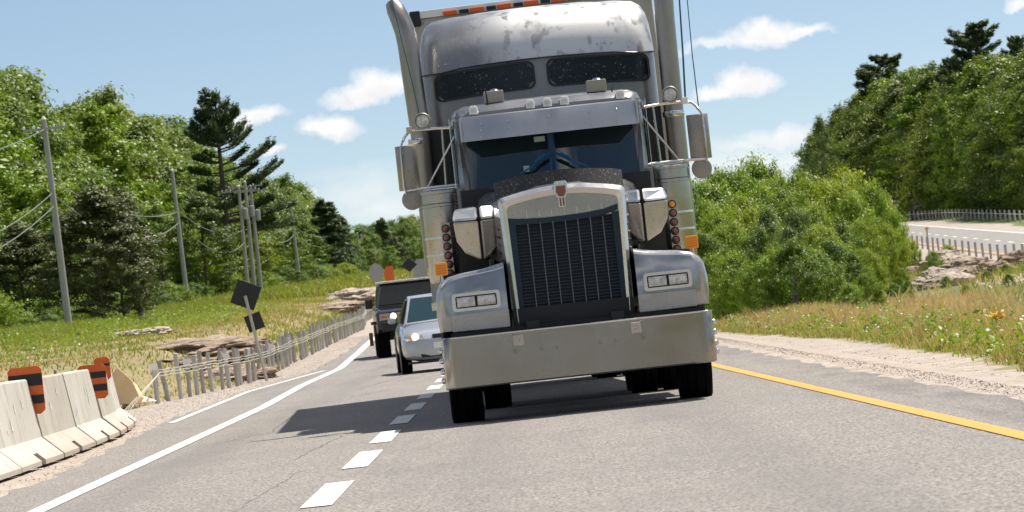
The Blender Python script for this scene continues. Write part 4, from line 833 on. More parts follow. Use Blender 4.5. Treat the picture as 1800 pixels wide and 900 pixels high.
# ---------------------------------------------------------------- concrete barriers
def barrier(x, y0, ln, m, rz, lab, grp='concrete barriers along the left shoulder'):
    t = empty('concrete_barrier', (x, y0, h1(x - .3, y0) - .02 if False else .0), rz, lab, 'barrier', grp)
    pr = [(0, .03), (0, .075), (-.20, .26), (-.285, .835), (-.30, .85), (-.45, .85), (-.465, .835), (-.55, .26), (-.75, .075), (-.75, .03)]
    n_ = 24; rings = []
    yl = [.02] + [ln * f_ + e_ for f_ in (.5,) for e_ in (-.201, -.20, .20, .201)] + [ln - .02]
    for i, y in enumerate(yl):
        q = 0
        jx = lambda k: .004 * math.sin(i * 1.3 + k * 2.1 + x * 9)
        notch = .07 if abs(y - ln * .5) < .2005 else 0
        rr = []
        for k, (a_, z) in enumerate(pr):
            zz = z + (notch if k in (0, 9) else 0); 
            if k == 0 and notch: rr.append((a_ - .10, y, zz)); continue
            if k == 1 and notch: rr.append((a_ - .08, y, zz + notch)); continue
            rr.append((a_, y, zz))
        rings.append(rr)
    MB().loft(rings).build('barrier_body', m, t, smooth=30, bevel=.008)
    MB().tube([(-.375, .05, .85), (-.375, .05, .885), (-.375, .14, .885), (-.375, .14, .85)], .012, 6).build('lifting_loop', 'wire', t)
    sc0 = MB()
    for _ in range(5):
        yy = random.uniform(.4, ln - .5); zz = random.uniform(.35, .65); xx = -.20 - (zz - .26) * .148 + .004; a_ = random.uniform(.05, .14)
        sc0.add([(xx, yy, zz), (xx, yy + a_, zz + .01), (xx - .148 * a_, yy + a_ * .8, zz + a_), (xx - .148 * a_ * .7, yy + .02, zz + a_ * .8)], [(0, 1, 2, 3)])
    tag(sc0.build('whitewash_scuff', 'whitehousing', t), kind='stuff')
    return t
bl = [(-4.62, 32.3, 'concrete', 'bright concrete barrier section at the left frame edge, nearest to the camera'),
      (-4.62, 36.6, 'concrete', 'concrete barrier section leaning into view in the lower left corner'),
      (-4.625, 40.75, 'concrete', 'pale concrete barrier section directly in front of the larger orange and black board'),
      (-4.66, 44.95, 'concrete2', 'greyer concrete barrier section just past the larger orange and black board'),
      (-4.74, 49.2, 'concrete', 'concrete barrier section before the smaller pair of orange and black boards'),
      (-4.86, 53.6, 'concrete2', 'farthest full concrete barrier section, behind the smaller orange and black boards')]
for k, (x, y0, m, lab) in enumerate(bl): barrier(x, y0, 4.1, m, [0, .0, .008, .018, .027, .05][k], lab)
barrier(-5.1, 57.9, 2.6, 'concrete', .06, 'short bright end section of the barrier row by the fence')
# tan plywood end piece and a fallen white sheet
pv = [ray(px, py, 77) for px, py in ((196, 712), (197, 656), (206, 645), (226, 663), (233, 670), (246, 698), (240, 710))]
pw = MB().add([(p.x, 77, max(p.z, -.02)) for p in pv] + [(p.x - .05, 78.4, max(p.z, -.02) * .8) for p in pv], [tuple(range(7)), tuple(range(13, 6, -1))] + [(i, (i + 1) % 7, (i + 1) % 7 + 7, i + 7) for i in range(7)]).build('sloped_end_block', 'plywood', bevel=.015)
tag(pw, 'tan sloped end block at the far end of the concrete barriers', 'barrier end')
pp = MB().add([(-5.25, 66, .05), (-4.95, 66, .03), (-5.45, 66.2, .28), (-5.25, 66.3, .05), (-4.95, 66.3, .03), (-5.45, 66.5, .26)], [(0, 1, 2), (3, 5, 4), (0, 3, 4, 1), (1, 4, 5, 2), (2, 5, 3, 0)]).build('white_wedge', 'whitehousing')
pp.location = (-1.55, 13, .03)
tag(pp, 'small white wedge lying by the first fence post', 'debris')
def board(x0, x1, y, z0, z1, lab, stripes):
    t = empty('hazard_board', ((x0 + x1) / 2, y, 0), 0, lab, 'hazard board'); w2 = (x1 - x0) / 2; r = .035
    P_ = [(-w2, z0 + .02), (w2 - .05, z0), (w2, z0 + .04), (w2, z1 - r), (w2 - r, z1), (-w2 + r, z1), (-w2, z1 - r)]
    MB().prism(P_, -.008, .012).build('panel', 'orange', t, bevel=.002)
    for a_, b_ in stripes: MB().box(-w2 + .001, w2 - .001, -.0135, -.0075, a_, b_).build('black_stripe', 'blacksheet', t)
    MB().box(-.03, .03, .012, .05, z0 - .1, z1 - .05).build('bracket', 'wire', t)
    return t
def bx3(y, pxa, pxb, pt, pb):
    a = ray(pxa, pt, y); b = ray(pxb, pt, y); c = ray(pxb, pb, y); return a.x, b.x, c.z, (a.z + b.z) / 2
x0, x1, z0, z1 = bx3(44.86, 12, 75, 645, 727); board(x0, x1 + .02, 44.86, z0, z1, 'larger orange board with black stripes behind the first barrier section', [(z1 - .17, z1 - .11), (z0 + .15, z0 + .23)]) if False else board(x0, x1 - .015, 44.86, z0, z1, 'larger orange board with black stripes behind the nearest full barrier section', [(z1 - .195, z1 - .078), (z1 - .375, z1 - .29)])
x0, x1, z0, z1 = bx3(53.5, 135, 185, 641, 700); board(x0, x1 + .0, 53.5, z0, z1, 'orange board with black stripes on the barriers, lower one of the far pair', [(z1 - .165, z1 - .09), (z1 - .32, z1 - .24)])
x0, x1, z0, z1 = bx3(57.8, 164, 192, 628, 668); board(x0, x1, 57.8, z0, z1, 'small orange board with a dark band, rising above the far pair', [(z1 - .115, z1 - .085)])
# ---------------------------------------------------------------- left post and cable fence
fn = empty('cable_fence', (float(FE(66)), 66, 0), 0, 'weathered grey post and cable guide fence left of the road', 'fence')
fx0, fy0 = float(FE(66)), 66.0
posts = []; y = 80.0
while y < 240:
    posts.append(y); y += 1.5 + (0 if y < 140 else .35) + .12 * math.sin(y * 3)
bases = [MB() for _ in range(4)]
pm = []
for k, mb in enumerate(bases):
    r = .050 - .003 * k; hgt = .80
    mb.tube([(0, 0, -.3), (0, 0, hgt - .04), (.012, 0, hgt)], [r, r * .93, r * .88], 9)
    o = mb.build('post', 'wood_grey' if k % 2 == 0 else 'wood_dark', fn, smooth=50); pm.append(o)
tops = []
for k, y in enumerate(posts):
    o = pm[k] if k < 4 else pm[k % 4 if k % 7 else 3].copy()
    if k >= 4: C.objects.link(o); o.parent = fn
    x = float(FE(y)) + random.uniform(-.05, .05); z = h1(x, y); sc_z = random.uniform(.88, 1.08)
    lx, ly = random.uniform(-.035, .035), random.uniform(-.03, .03)
    if k == 1: lx = -.14
    o.location = (x - fx0, y - fy0, z); o.rotation_euler = (ly, lx, random.uniform(0, 6)); o.rotation_euler = (ly, lx, 0); o.scale = (1, 1, sc_z)
    tops.append((x - fx0 + .10, y - fy0, z))
# front end post with guy strands
for j, zc in enumerate((.60, .55, .49)):
    pts = []
    for (a_, b_, c_), (d2, e2, f2) in zip(tops, tops[1:]):
        sag = random.uniform(.004, .016)
        for q in range(3): t = q / 3; pts.append((a_ + (d2 - a_) * t - .03 + .01 * j, b_ + (e2 - b_) * t, c_ + (f2 - c_) * t + zc - sag * 4 * t * (1 - t) + random.uniform(-.005, .005)))
    MB().tube(pts, .008, 5).build('cable', 'rope', fn)
for dx_ in (0, .05, -.04):
    MB().tube([(tops[0][0], tops[0][1], tops[0][2] + .55), (tops[0][0] - .25 + dx_, tops[0][1] - 4.5, .02)], .006, 5).build('guy_strand', 'rope', fn)
for k in (0, 3, 8, 12, 19, 26): MB().box(tops[k][0] - .16, tops[k][0] - .03, tops[k][1] - .14, tops[k][1] - .12, tops[k][2] + .60, tops[k][2] + .72).build('reflector_tab', 'whitehousing', fn)
st_ = MB().tube([(-6.75, 78, -.1), (-6.77, 78, .42), (-6.775, 78, .60)], [.075, .065, .02], 8).build('broken_post', 'wood_grey'); st_.location.x = -.15
tag(st_, 'short split grey post standing alone before the cable fence', 'post')
for k, (px, py, Y_, lab) in enumerate([(474, 629, 99, 'red scrap of litter behind the fence posts'), (496, 625, 103, 'smaller red scrap of litter under the fence, farther along')]):
    p = ray(px, py, Y_); p.x = float(FE(Y_)) - .25; p.z = h1(p.x, Y_)
    o = MB().add([(-.10, 0, 0), (.10, .02, 0), (.12, .03, .12), (0, .0, .2), (-.12, .03, .1), (0, .12, .05)], [(0, 1, 2, 3, 4), (0, 5, 1), (1, 5, 2), (2, 5, 3), (3, 5, 4), (4, 5, 0)]).build('litter', 'red', bevel=.01); o.location = p; o.scale = (.6, .6, .8); tag(o, lab, 'litter')
# ---------------------------------------------------------------- signs seen from behind
def lean_post(mb, p0, p1, w2=.045): return mb.tube([p0, p1], w2, 4)
Y_ = 98; a_ = ray(461, 596, Y_); b_ = ray(431, 520, Y_); sm = ray(447, 566, Y_)
sg_ = empty('diamond_sign', (a_.x, Y_, h1(a_.x, Y_)), 0, 'large black diamond sign over a small square tab, seen from behind on a leaning post', 'road sign')
rel = lambda p: (p.x - a_.x, p.y - Y_, p.z - h1(a_.x, Y_))
ra, rb, rs_ = rel(a_), rel(b_), rel(sm)
MB().tube([(ra[0] + .06, 0, -.4), (rb[0], 0, rb[2])], .034, 4).build('sign_post', 'rope', sg_)
th = math.atan2(rb[2] - ra[2], rb[0] - ra[0])
def rot_sq(c, h, ang): return [(c[0] + h * math.cos(ang + k * math.pi / 2), c[2] + h * math.sin(ang + k * math.pi / 2)) for k in range(4)]
MB().prism(rot_sq((rb[0] + .015, 0, rb[2] + .02), .385, th + .08), .045, .06).build('diamond_plate', 'signback', sg_, bevel=.004)
MB().prism(rot_sq((rs_[0], 0, rs_[2]), .26, th + math.pi / 4), .045, .06).build('square_tab', 'signback', sg_, bevel=.004)
def small_sign(px, py, Y_, hw, hz, m, nm, lab, diamond=False, hgt=None, cat='road sign'):
    c = ray(px, py, Y_); g = h1(c.x, Y_); t = empty(nm, (c.x, Y_, g), 0, lab, cat); z = c.z - g
    MB().tube([(0, .05, -.2), (0, .05, z)], .05, 6).build('sign_post', 'pole', t)
    if diamond: MB().prism([(-hw, z), (0, z - hz), (hw, z), (0, z + hz)], -.01, .01).build('sign_plate', m, t)
    elif nm == 'oval_sign': MB().prism([(hw * math.cos(k * math.pi / 8), z + hz * math.sin(k * math.pi / 8)) for k in range(16)], -.01, .01).build('sign_plate', m, t)
    else: MB().prism([(-hw, z - hz), (hw, z - hz), (hw, z + hz), (-hw * .4, z + hz), (-hw, z + hz * .4)], -.01, .01).build('sign_plate', m, t)
    return t
small_sign(661, 480, 210, .33, .46, 'greyback', 'oval_sign', 'grey oval sign back above the black off-road vehicle')
small_sign(684, 482, 200, .21, .36, 'orange', 'orange_sign', 'upright orange sign panel above the off-road vehicle roof')
small_sign(719, 466, 180, .33, .28, 'signback', 'dark_diamond_sign', 'small dark diamond sign back next to the truck', True)
small_sign(738, 472, 190, .28, .4, 'greyback', 'grey_sign', 'pale grey sign back half hidden by the trailer edge')
small_sign(1560, 358, 440, .36, .36, 'yellow_sign', 'warning_sign', 'yellow diamond warning sign beside the far roadside fence', True)
small_sign(1629, 402, 268, .14, .14, 'yellow_sign', 'delineator_sign', 'tiny yellow diamond marker on the near side of the opposite road', True)
# ---------------------------------------------------------------- utility poles and wires
def upole(pt, pb, Y_, r, lab, arm=0, grp='utility poles along the left forest edge', cans=0, tilt=0):
    b = ray(pb[0], pb[1], Y_); tp = ray(pt[0], pt[1], Y_)
    t = empty('utility_pole', b, 0, lab, 'utility pole', grp); v = tp - b
    MB().tube([(-v.x * .06, 0, -.06 * v.z), (0, 0, 0), tuple(v)], [r * 1.05, r, r * .68], 12).build('pole', 'pole', t, smooth=60)
    MB().lathe([(v.z, r * .7), (v.z + .05, r * .6), (v.z + .14, r * .3), (v.z + .16, .02)], (v.x, 0, 0), 'z', 10).build('insulator', 'whitehousing', t)
    if arm:
        ar = MB().box(v.x - arm, v.x + arm, -r - .1, -r, v.z * .955 - .06, v.z * .955 + .06).build('crossarm', 'pole', t)
        for q in (-1, -.5, .5, 1): MB().lathe([(0, .05), (.1, .06), (.16, .03)], (v.x + q * arm * .95, -r - .05, v.z * .955 + .06), 'z', 8).build('insulator', 'whitehousing', t)
    for k in range(cans):
        c = v * .72; sx = -1 if k % 2 else 1
        MB().lathe([(c.z - .55, .05), (c.z - .5, .24), (c.z + .4, .26), (c.z + .46, .24), (c.z + .52, .05)], (c.x + sx * .42, -.1, 0), 'z', 14).build('transformer', 'greyback', t, smooth=40)
    return b, v
PO = {}
PO['A'] = upole((76, 210), (123, 590), 213, .18, 'nearest and tallest wooden utility pole, at the far left', 1.0)
PO['B'] = upole((302, 300), (331, 543), 329, .19, 'second utility pole along the forest, left of the lone pine')
PO['C1'] = upole((419, 328), (435, 500), 410, .19, 'left pole of the tight cluster of three utility poles', 1.6, cans=1)
PO['C2'] = upole((430, 320), (447, 504), 416, .20, 'middle pole of the cluster of three utility poles', 1.6, cans=2)
PO['C3'] = upole((440, 328), (459, 508), 422, .19, 'right pole of the tight cluster of three utility poles', 1.6, cans=1)
PO['D'] = upole((510, 357), (528, 502), 564, .21, 'utility pole standing alone right of the cluster of three')
PO['E'] = upole((583, 378), (596, 489), 731, .22, 'distant utility pole before the last dark tree')
PO['F'] = upole((628, 410), (636, 497), 950, .24, 'farthest thin utility pole before the pale green trees')
sb = ray(249, 556, 240); stp = ray(241, 498, 240)
t = empty('old_stub_pole', sb, 0, 'short old stub pole at the forest edge, between the first two utility poles', 'pole')
MB().tube([(0, 0, -.3), tuple(stp - sb)], [.17, .15], 10).build('pole', 'pole', t, smooth=60)
MB().tube([(-.9, 0, .1), (-.2, 0, .9)], .05, 6).tube([(.0, 0, .1), (-.35, 0, .7)], .05, 6).build('brace', 'rope', t)
def span(p, q, sag, r, lab, grp='sagging wires between the utility poles'):
    pts = [p.lerp(q, k / 14) - Vector((0, 0, sag * 4 * (k / 14) * (1 - k / 14))) for k in range(15)]
    o = MB().tube([x - pts[0] for x in pts], r, 5).build('power_line', 'wire'); o.location = pts[0]; tag(o, lab, 'wire', grp)
def at(n, f): b, v = PO[n]; return b + v * f
prevA = ray(-260, 470, 150); prevA2 = ray(-240, 500, 150)
lo_ = [('A', 'B'), ('B', 'C1'), ('C2', 'D'), ('D', 'E'), ('E', 'F')]
nice = {'AB': 'the first two utility poles', 'BC1': 'the second pole and the three-pole cluster', 'C2D': 'the cluster and the lone pole', 'DE': 'the lone pole and the distant pole', 'EF': 'the last two poles'}
for p_, q_ in lo_:
    span(at(p_, .655), at(q_, .62 if q_ != 'C1' else .42), 1.6, .034, 'lower sagging cable between ' + nice[p_ + q_])
    span(at(p_, .72), at(q_, .70 if q_ != 'C1' else .55), .9, .03, 'upper sagging wire between ' + nice[p_ + q_])
for f_, dy_, s_, lb in ((.66, 0, 1.2, 'upper'), (.60, 30, 1.3, 'middle'), (.955, -60, .6, 'topmost')):
    q = ray(-330, 455 + dy_, 150) if f_ < .9 else ray(-300, 300, 150)
    span(q, at('A', f_), s_, .022, lb + ' wire running left out of frame from the tallest pole')
# ---------------------------------------------------------------- rocks
def rock(px, py, Y_, sx, sy, sz, seed, m, lab, name='rock_outcrop', rz=0):
    c = ray(px, py, Y_); c.z = h1(c.x, Y_)
    bm = bmesh.new(); bmesh.ops.create_icosphere(bm, subdivisions=5, radius=1.0); r_ = np.random.default_rng(seed)
    pl = [(Vector(r_.normal(size=3)).normalized(), r_.uniform(.55, .95)) for _ in range(26)]
    for v in bm.verts:
        p = v.co.copy(); q = min([1.0] + [dd / max(p.dot(nn2), 1e-3) for nn2, dd in pl if p.dot(nn2) > .05])
        p *= q; st2 = .12 * (math.floor(p.z * 5 + .35 * math.sin(p.x * 5 + seed)) / 5 - p.z); p.z += st2 * 2
        nf = mnoise.fractal(Vector((p.x * 2.2 + seed, p.y * 2.2, p.z * 6)), 0.8, 2.1, 5); p += p.normalized() * nf * .13; v.co = Vector((p.x * sx, p.y * sy, p.z * sz))
    me = bpy.data.meshes.new(name); bm.to_mesh(me); bm.free(); me.materials.append(M[m]); me.polygons.foreach_set('use_smooth', [True] * len(me.polygons)); me.set_sharp_from_angle(angle=math.radians(22))
    o = link(name, me); o.location = c; o.rotation_euler.z = rz; return tag(o, lab, 'rock', None)
rock(345, 570, 118, 1.9, 3.2, .62, 1, 'rock', 'long low pink grey rock ledge behind the fence')
rock(400, 600, 103, 1.5, 2.2, .42, 2, 'rock', 'tan rock slab close behind the fence posts')
rock(470, 565, 122, .95, 1.6, .62, 3, 'rock', 'brownish broken rock beside the small square sign tab')
rock(240, 566, 150, 1.4, 2.5, .42, 4, 'rock2', 'low flat rock in the grass below the stub pole')
rock(320, 597, 108, 1.0, 1.8, .3, 14, 'rock', 'small low rock at the left end of the ledge')
rock(628, 512, 290, 3.2, 5, 1.1, 5, 'rock2', 'pale rock outcrop far up the verge beside the off-road vehicle')
rock(585, 520, 250, 2.2, 4, .7, 6, 'rock', 'lower tan rock beneath the pale far outcrop')
for px, py, Y_, a_, b_, c_, sd, m, lab in [(1575, 462, 190, 1.6, 2, .55, 7, 'rock2', 'pale flat rock beside the right edge of the bushes'), (1560, 440, 210, 1.3, 2, .45, 8, 'rock2', 'pale rock half hidden at the edge of the tall bushes'),
        (1670, 450, 170, 1.1, 1.5, .62, 9, 'rock2', 'pale pointed boulder in the middle of the median'), (1690, 478, 150, 1.1, 1.3, .45, 10, 'rock', 'brown boulder below the pale pointed one'), (1650, 520, 125, .95, 1.3, .5, 11, 'rock2', 'large grey boulder nearest the dry grass'),
        (1760, 510, 140, .6, 1, .35, 12, 'rock', 'small brown boulder right of the median shrubs'), (1790, 470, 160, 1.0, 1.3, .5, 13, 'rock', 'dark boulder at the right frame edge'), (1700, 505, 135, .7, .9, .4, 17, 'rock', 'rounded tan stone between the grey boulder and median shrubs'),
        (1625, 468, 175, .9, 1.1, .4, 18, 'rock', 'dark low rock under the small dead shrub'),
        (1600, 368, 500, 7.5, 8, 1.7, 15, 'rock2', 'broad pale rock face at the foot of the far forest'), (1560, 352, 540, 4.5, 6, 1.6, 16, 'rock2', 'pale rock mound behind the warning sign')]:
    rock(px, py, Y_, a_ * 1.25, b_, c_ * 1.6, sd, m, lab)
# ---------------------------------------------------------------- opposite road posts
def post_row(name, lab, xf, y0, y1, dy, hgt, r, m, grp):
    c0 = float(xf(y0)); t = empty(name, (c0, y0, 0), 0, lab, 'fence', grp); first = None; y = y0
    while y < y1:
        if first is None: first = o = MB().tube([(0, 0, -.3), (0, 0, hgt)], r, 8).build('post', m, t)
        else: o = first.copy(); C.objects.link(o); o.parent = t
        x = float(xf(y)); o.location = (x - c0, y - y0, h1(x, y)); o.rotation_euler = (random.uniform(-.03, .03), random.uniform(-.04, .04), 0); y += dy
    return t
t = post_row('guide_posts', 'row of brown guide posts along the near side of the opposite road', lambda y: NX(y) - .9, 205, 345, 4.7, .80, .068, 'wood_dark', None)
t2 = post_row('roadside_fence', 'long grey post fence along the far side of the opposite road', lambda y: NX(y) + 11.5, 300, 560, 4.4, .95, .09, 'wood_grey', None)
MB().tube([(float(NX(y)) + 11.5 - t2.location.x - .15, y - t2.location.y, h1(float(NX(y)) + 11.5, y) + .65) for y in range(300, 560, 10)], .03, 4).build('cable', 'rope', t2)
# ---------------------------------------------------------------- vegetation
def rand_unit(n): v = rng.normal(size=(n, 3)); return v / np.linalg.norm(v, axis=1, keepdims=True)
def leaves(P_, Nn, size, asp=.6, jitter=.7, clump=None, name='crown', m='leaf', dirv=None):
    n = len(P_); Nn = Nn + rand_unit(n) * jitter; Nn /= np.linalg.norm(Nn, axis=1, keepdims=True)
    a = rand_unit(n) if dirv is None else dirv + rand_unit(n) * .35
    t = a - Nn * (a * Nn).sum(1, keepdims=True); t /= np.linalg.norm(t, axis=1, keepdims=True) + 1e-9; b = np.cross(Nn, t)
    s = (size * rng.uniform(.45, 1.15, n) ** 1.0 * np.where(rng.uniform(0, 1, n) > .9, 1.6, 1))[:, None]
    v0 = P_ - t * s; v2 = P_ + t * s; v1 = P_ + b * s * asp + Nn * s * .18; v3 = P_ - b * s * asp + Nn * s * .18
    V = np.stack([v0, v1, v2, v3], 1).reshape(-1, 3); Fq = np.arange(4 * n).reshape(n, 4)
    att = None if clump is None else np.repeat(clump, 4)
    return np_mesh(name, V, Fq, m, att)
def broad(name, m, Hh, Rr, K, per, size, low=.06, seed=0, shape=1.0, irregular=.25, zs=1.0, up=0, cs_=1.0):
    cs = []; rc = []
    for i in range(K):
        t = rng.uniform(0, 1) ** .85; z = low * Hh + t * (1 - low) * Hh * .93
        prof = (math.sin(math.pi * min(1, (t * .80 + .20))) ** .55) * Rr * (1 if t < .55 else 1 - .35 * ((t - .55) / .45) ** 1.3)
        th = rng.uniform(0, 2 * math.pi); k = rng.uniform(.45, 1) ** .5 * prof * (1 + irregular * math.sin(3 * th + i * .1) * rng.uniform(0, 1))
        cs.append((k * math.cos(th), k * math.sin(th), z)); rc.append(rng.uniform(.10, .22) * Rr * 1.15 * cs_)
    for k in range(3): cs.append((rng.uniform(-.25, .25) * Rr, rng.uniform(-.25, .25) * Rr, Hh * rng.uniform(.9, .97))); rc.append(.16 * Rr)
    cs = np.array(cs); rc = np.array(rc); cl = rng.uniform(0, 1, len(cs))
    idx = np.repeat(np.arange(len(cs)), per); n = len(idx); u = rand_unit(n); u[:, 2] = np.where(u[:, 2] < -.2, -u[:, 2] * .6, u[:, 2])
    u /= np.linalg.norm(u, axis=1, keepdims=True); rad = rc[idx] * (.35 + .95 * rng.beta(2.2, 1.6, n)) * (1 + .25 * np.sin(5 * np.arctan2(u[:, 1], u[:, 0]) + idx))
    cd = np.stack([cs[:, 0], cs[:, 1], np.full(len(cs), .55 * Rr * (2.2 if up else 1))], 1) + rng.normal(0, .45 * Rr, (len(cs), 3)); cd /= np.linalg.norm(cd, axis=1, keepdims=True); cd = cd[idx]
    pu = u * rad[:, None]; al = (pu * cd).sum(1, keepdims=True); pu = pu * .82 + cd * al * 1.15; fall = np.maximum(0, (pu * cd).sum(1)) ; pu[:, 2] -= .10 * fall ** 2 * (0 if up else 1)
    P_ = cs[idx] + pu * np.array([1.1, 1.1, .95]); out = P_ - np.array([0, 0, Hh * .45]); out /= np.linalg.norm(out, axis=1, keepdims=True)
    Nn = u * .8 + out * .4 + np.array([0, 0, .35]); return leaves(P_, Nn, size, clump=cl[idx], name=name, m=m, jitter=.85, dirv=(np.tile([0, 0, 1.0], (n, 1)) + u * .5) if up else None, asp=.38 if up else .6), cs
def limbs(name, Hh, r, cs, m='bark', stems=1, top=.85, k=14):
    mb = MB()
    for s_ in range(stems):
        ox, oy = (0, 0) if stems == 1 else (rng.uniform(-.5, .5) * Hh * .12, rng.uniform(-.5, .5) * Hh * .12)
        pts = [(ox * .4, oy * .4, -.4)] + [(ox * (.4 + t * 1.6) + .02 * Hh * math.sin(3 * t + s_), oy * (.4 + t * 1.6) + .015 * Hh * math.sin(4 * t + 1), Hh * t) for t in (.0, .25, .5, top)]
        mb.tube(pts, [r * 1.2, r, r * .75, r * .5, r * .15], 8)
    sel = cs[rng.permutation(len(cs))[:k]]
    for c in sel:
        z0 = max(.08 * Hh, c[2] * .62); mb.tube([(0, 0, z0), (c[0] * .5, c[1] * .5, z0 + (c[2] - z0) * .45), tuple(c)], [r * .38, r * .24, r * .07], 5)
    me_o = mb.build(name, m, None, smooth=60); me = me_o.data; bpy.data.objects.remove(me_o); return me
def proto(key, m, Hh, Rr, K, per, size, bark='bark', **kw):
    cm, cs = broad('crown', m, Hh, Rr, K, per, size, **kw); tm = limbs('trunk', Hh, Hh * .013, cs, bark); return (cm, tm, Hh)
TV = [proto('a', 'leaf', 16, 4.6, 95, 240, .16), proto('b', 'leaf', 16, 3.9, 80, 240, .15, irregular=.4), proto('c', 'leaf_dark', 16, 4.3, 85, 240, .16),
      proto('d', 'leaf_silver', 16, 3.8, 85, 240, .13, bark='palebark', irregular=.45), proto('e', 'leaf_bright', 16, 3.6, 75, 240, .16, irregular=.35), proto('f', 'leaf_far', 16, 4.8, 95, 240, .17, irregular=.3)]
def conifer(kind, m, Hh, seed):
    """needle sprays on real boughs; kind 'cedar' is a dense cone, 'pine' has long upswept boughs"""
    global rng; rng = np.random.default_rng(seed); mb = MB(); P_ = []; D_ = []; cl = []
    mb.tube([(0, 0, -.4), (.02 * Hh, 0, Hh * .5), (0, 0, Hh * .98)], [Hh * .016, Hh * .010, Hh * .002], 8)
    nb = 190 if kind == 'cedar' else 96
    for i in range(nb):
        t = rng.uniform(.04, 1) if kind == 'cedar' else .30 + .70 * (i / nb) ** .75
        L = (Hh * .15 * (1 - t) ** .42 * min(1, t * 5 + .5) + .25) * rng.uniform(.6, 1.15) if kind == 'cedar' else Hh * (.185 * (1 - t) ** .42 + .03) * rng.uniform(.6, 1.1)
        th = rng.uniform(0, 6.283); rise = -.15 if kind == 'cedar' else rng.uniform(.15, .6); z0 = t * Hh * .96
        d0 = np.array([math.cos(th), math.sin(th), 0]); tip = d0 * L + np.array([0, 0, z0 + rise * L])
        mb.tube([(0, 0, z0), tuple(d0 * L * .5 + np.array([0, 0, z0 + rise * L * .3])), tuple(tip)], [Hh * .004, Hh * .003, Hh * .0008], 4)
        n = 75 if kind == 'cedar' else 230; q = rng.uniform(.25 if kind == 'pine' else .05, 1.03, n) ** .7
        side = np.array([-d0[1], d0[0], 0]); w_ = L * .26 * np.sin(np.pi * np.clip(q, .1, 1) * .9) + .08
        base_ = d0[None] * (L * q)[:, None]; base_[:, 2] += z0 + rise * L * q ** 1.4
        p = base_ + side[None] * (w_ * rng.uniform(-1, 1, n))[:, None]; p[:, 2] += rng.normal(0, .10 + .02 * L, n) + (.1 if kind == 'pine' else -.1)
        P_.append(p); D_.append(np.repeat((d0 + np.array([0, 0, .5]))[None], n, 0)); cl.append(np.full(n, rng.uniform()))
    P_ = np.concatenate(P_); D_ = np.concatenate(D_)
    c = leaves(P_, np.tile([0, 0, 1.0], (len(P_), 1)), .20 if kind == 'pine' else .17, .22 if kind == 'pine' else .45, 1.0, np.concatenate(cl), 'crown', m, D_)
    o = mb.build('trunk', 'bark', None, smooth=60); tm = o.data; bpy.data.objects.remove(o); return (c, tm, Hh)
rngk = rng
CV_ = [proto('g', 'cedar', 14, 3.1, 140, 300, .125, irregular=.6), conifer('cedar', 'needle', 14, 4)]
PV = [conifer('pine', 'needle', 18, 11), conifer('pine', 'needle', 18, 12), conifer('pine', 'needle', 18, 21)]
rng = np.random.default_rng(5)
def plant(v, x, y, hgt, name, lab, cat, grp=None, wide=1.0, z=None, rz=None, low=0.0):
    cm, tm, Hh = v; s_ = hgt / Hh; zz = (h1(x, y) if z is None else z) - low
    t = empty(name, (x, y, zz), rng.uniform(0, 6.28) if rz is None else rz, lab, cat, grp); t.scale = (s_ * wide, s_ * wide, s_)
    link('trunk', tm, t); link('crown', cm, t); return t
def uv_of(x, y, z): s = F / y; return x * s, VH - (z - CAMZ) * s
def px_of(x, y, z):
    u, v = uv_of(x, y, z); return 900 + u * math.cos(A) + v * math.sin(A), 450 - u * math.sin(A) + v * math.cos(A)
def top_for(x, y, profile):
    """height of a crown whose top meets the skyline profile (pixels of the photograph)"""
    z = 10.0
    for _ in range(6):
        px, py = px_of(x, y, z); ty = np.interp(px, profile[0], profile[1]); z += (py - ty) * y / F
    return z
PL = ([-400, -60, 0, 40, 62, 90, 115, 145, 165, 205, 235, 265, 300, 330, 400, 440, 480, 505, 530, 560, 580, 600, 620, 645, 690, 740, 820], [110, 118, 124, 140, 165, 196, 185, 172, 154, 174, 190, 200, 222, 250, 290, 302, 318, 312, 330, 352, 366, 386, 396, 392, 384, 378, 370])
zones = [(-2000, 60, 'left of the tallest utility pole'), (60, 200, 'behind the tallest utility pole'), (200, 330, 'between the first two utility poles'), (330, 470, 'around the cluster of three poles'), (470, 560, 'behind the lone utility pole'), (560, 2000, 'beyond the last utility poles')]
def zone(px):
    for a, b, t in zones:
        if a <= px < b: return t
nm = {0: ('broadleaf_tree', 'broad green leafy tree'), 1: ('broadleaf_tree', 'lobed mid green leafy tree'), 2: ('broadleaf_tree', 'dark green leafy tree'), 3: ('poplar_tree', 'silvery green poplar'), 4: ('young_tree', 'bright yellow green young tree'), 5: ('broadleaf_tree', 'dull green leafy tree')}
rows = [('back', -43, .032, (.97, 1.02), [0, 3, 5, 1, 3, 0, 5]), ('middle', -36, .034, (.78, .95), [0, 1, 4, 2, 3, 0, 1, 5]), ('front', -29.5, .042, (.42, .70), [4, 0, 2, 1, 4, 0, 'c', 1, 4])]
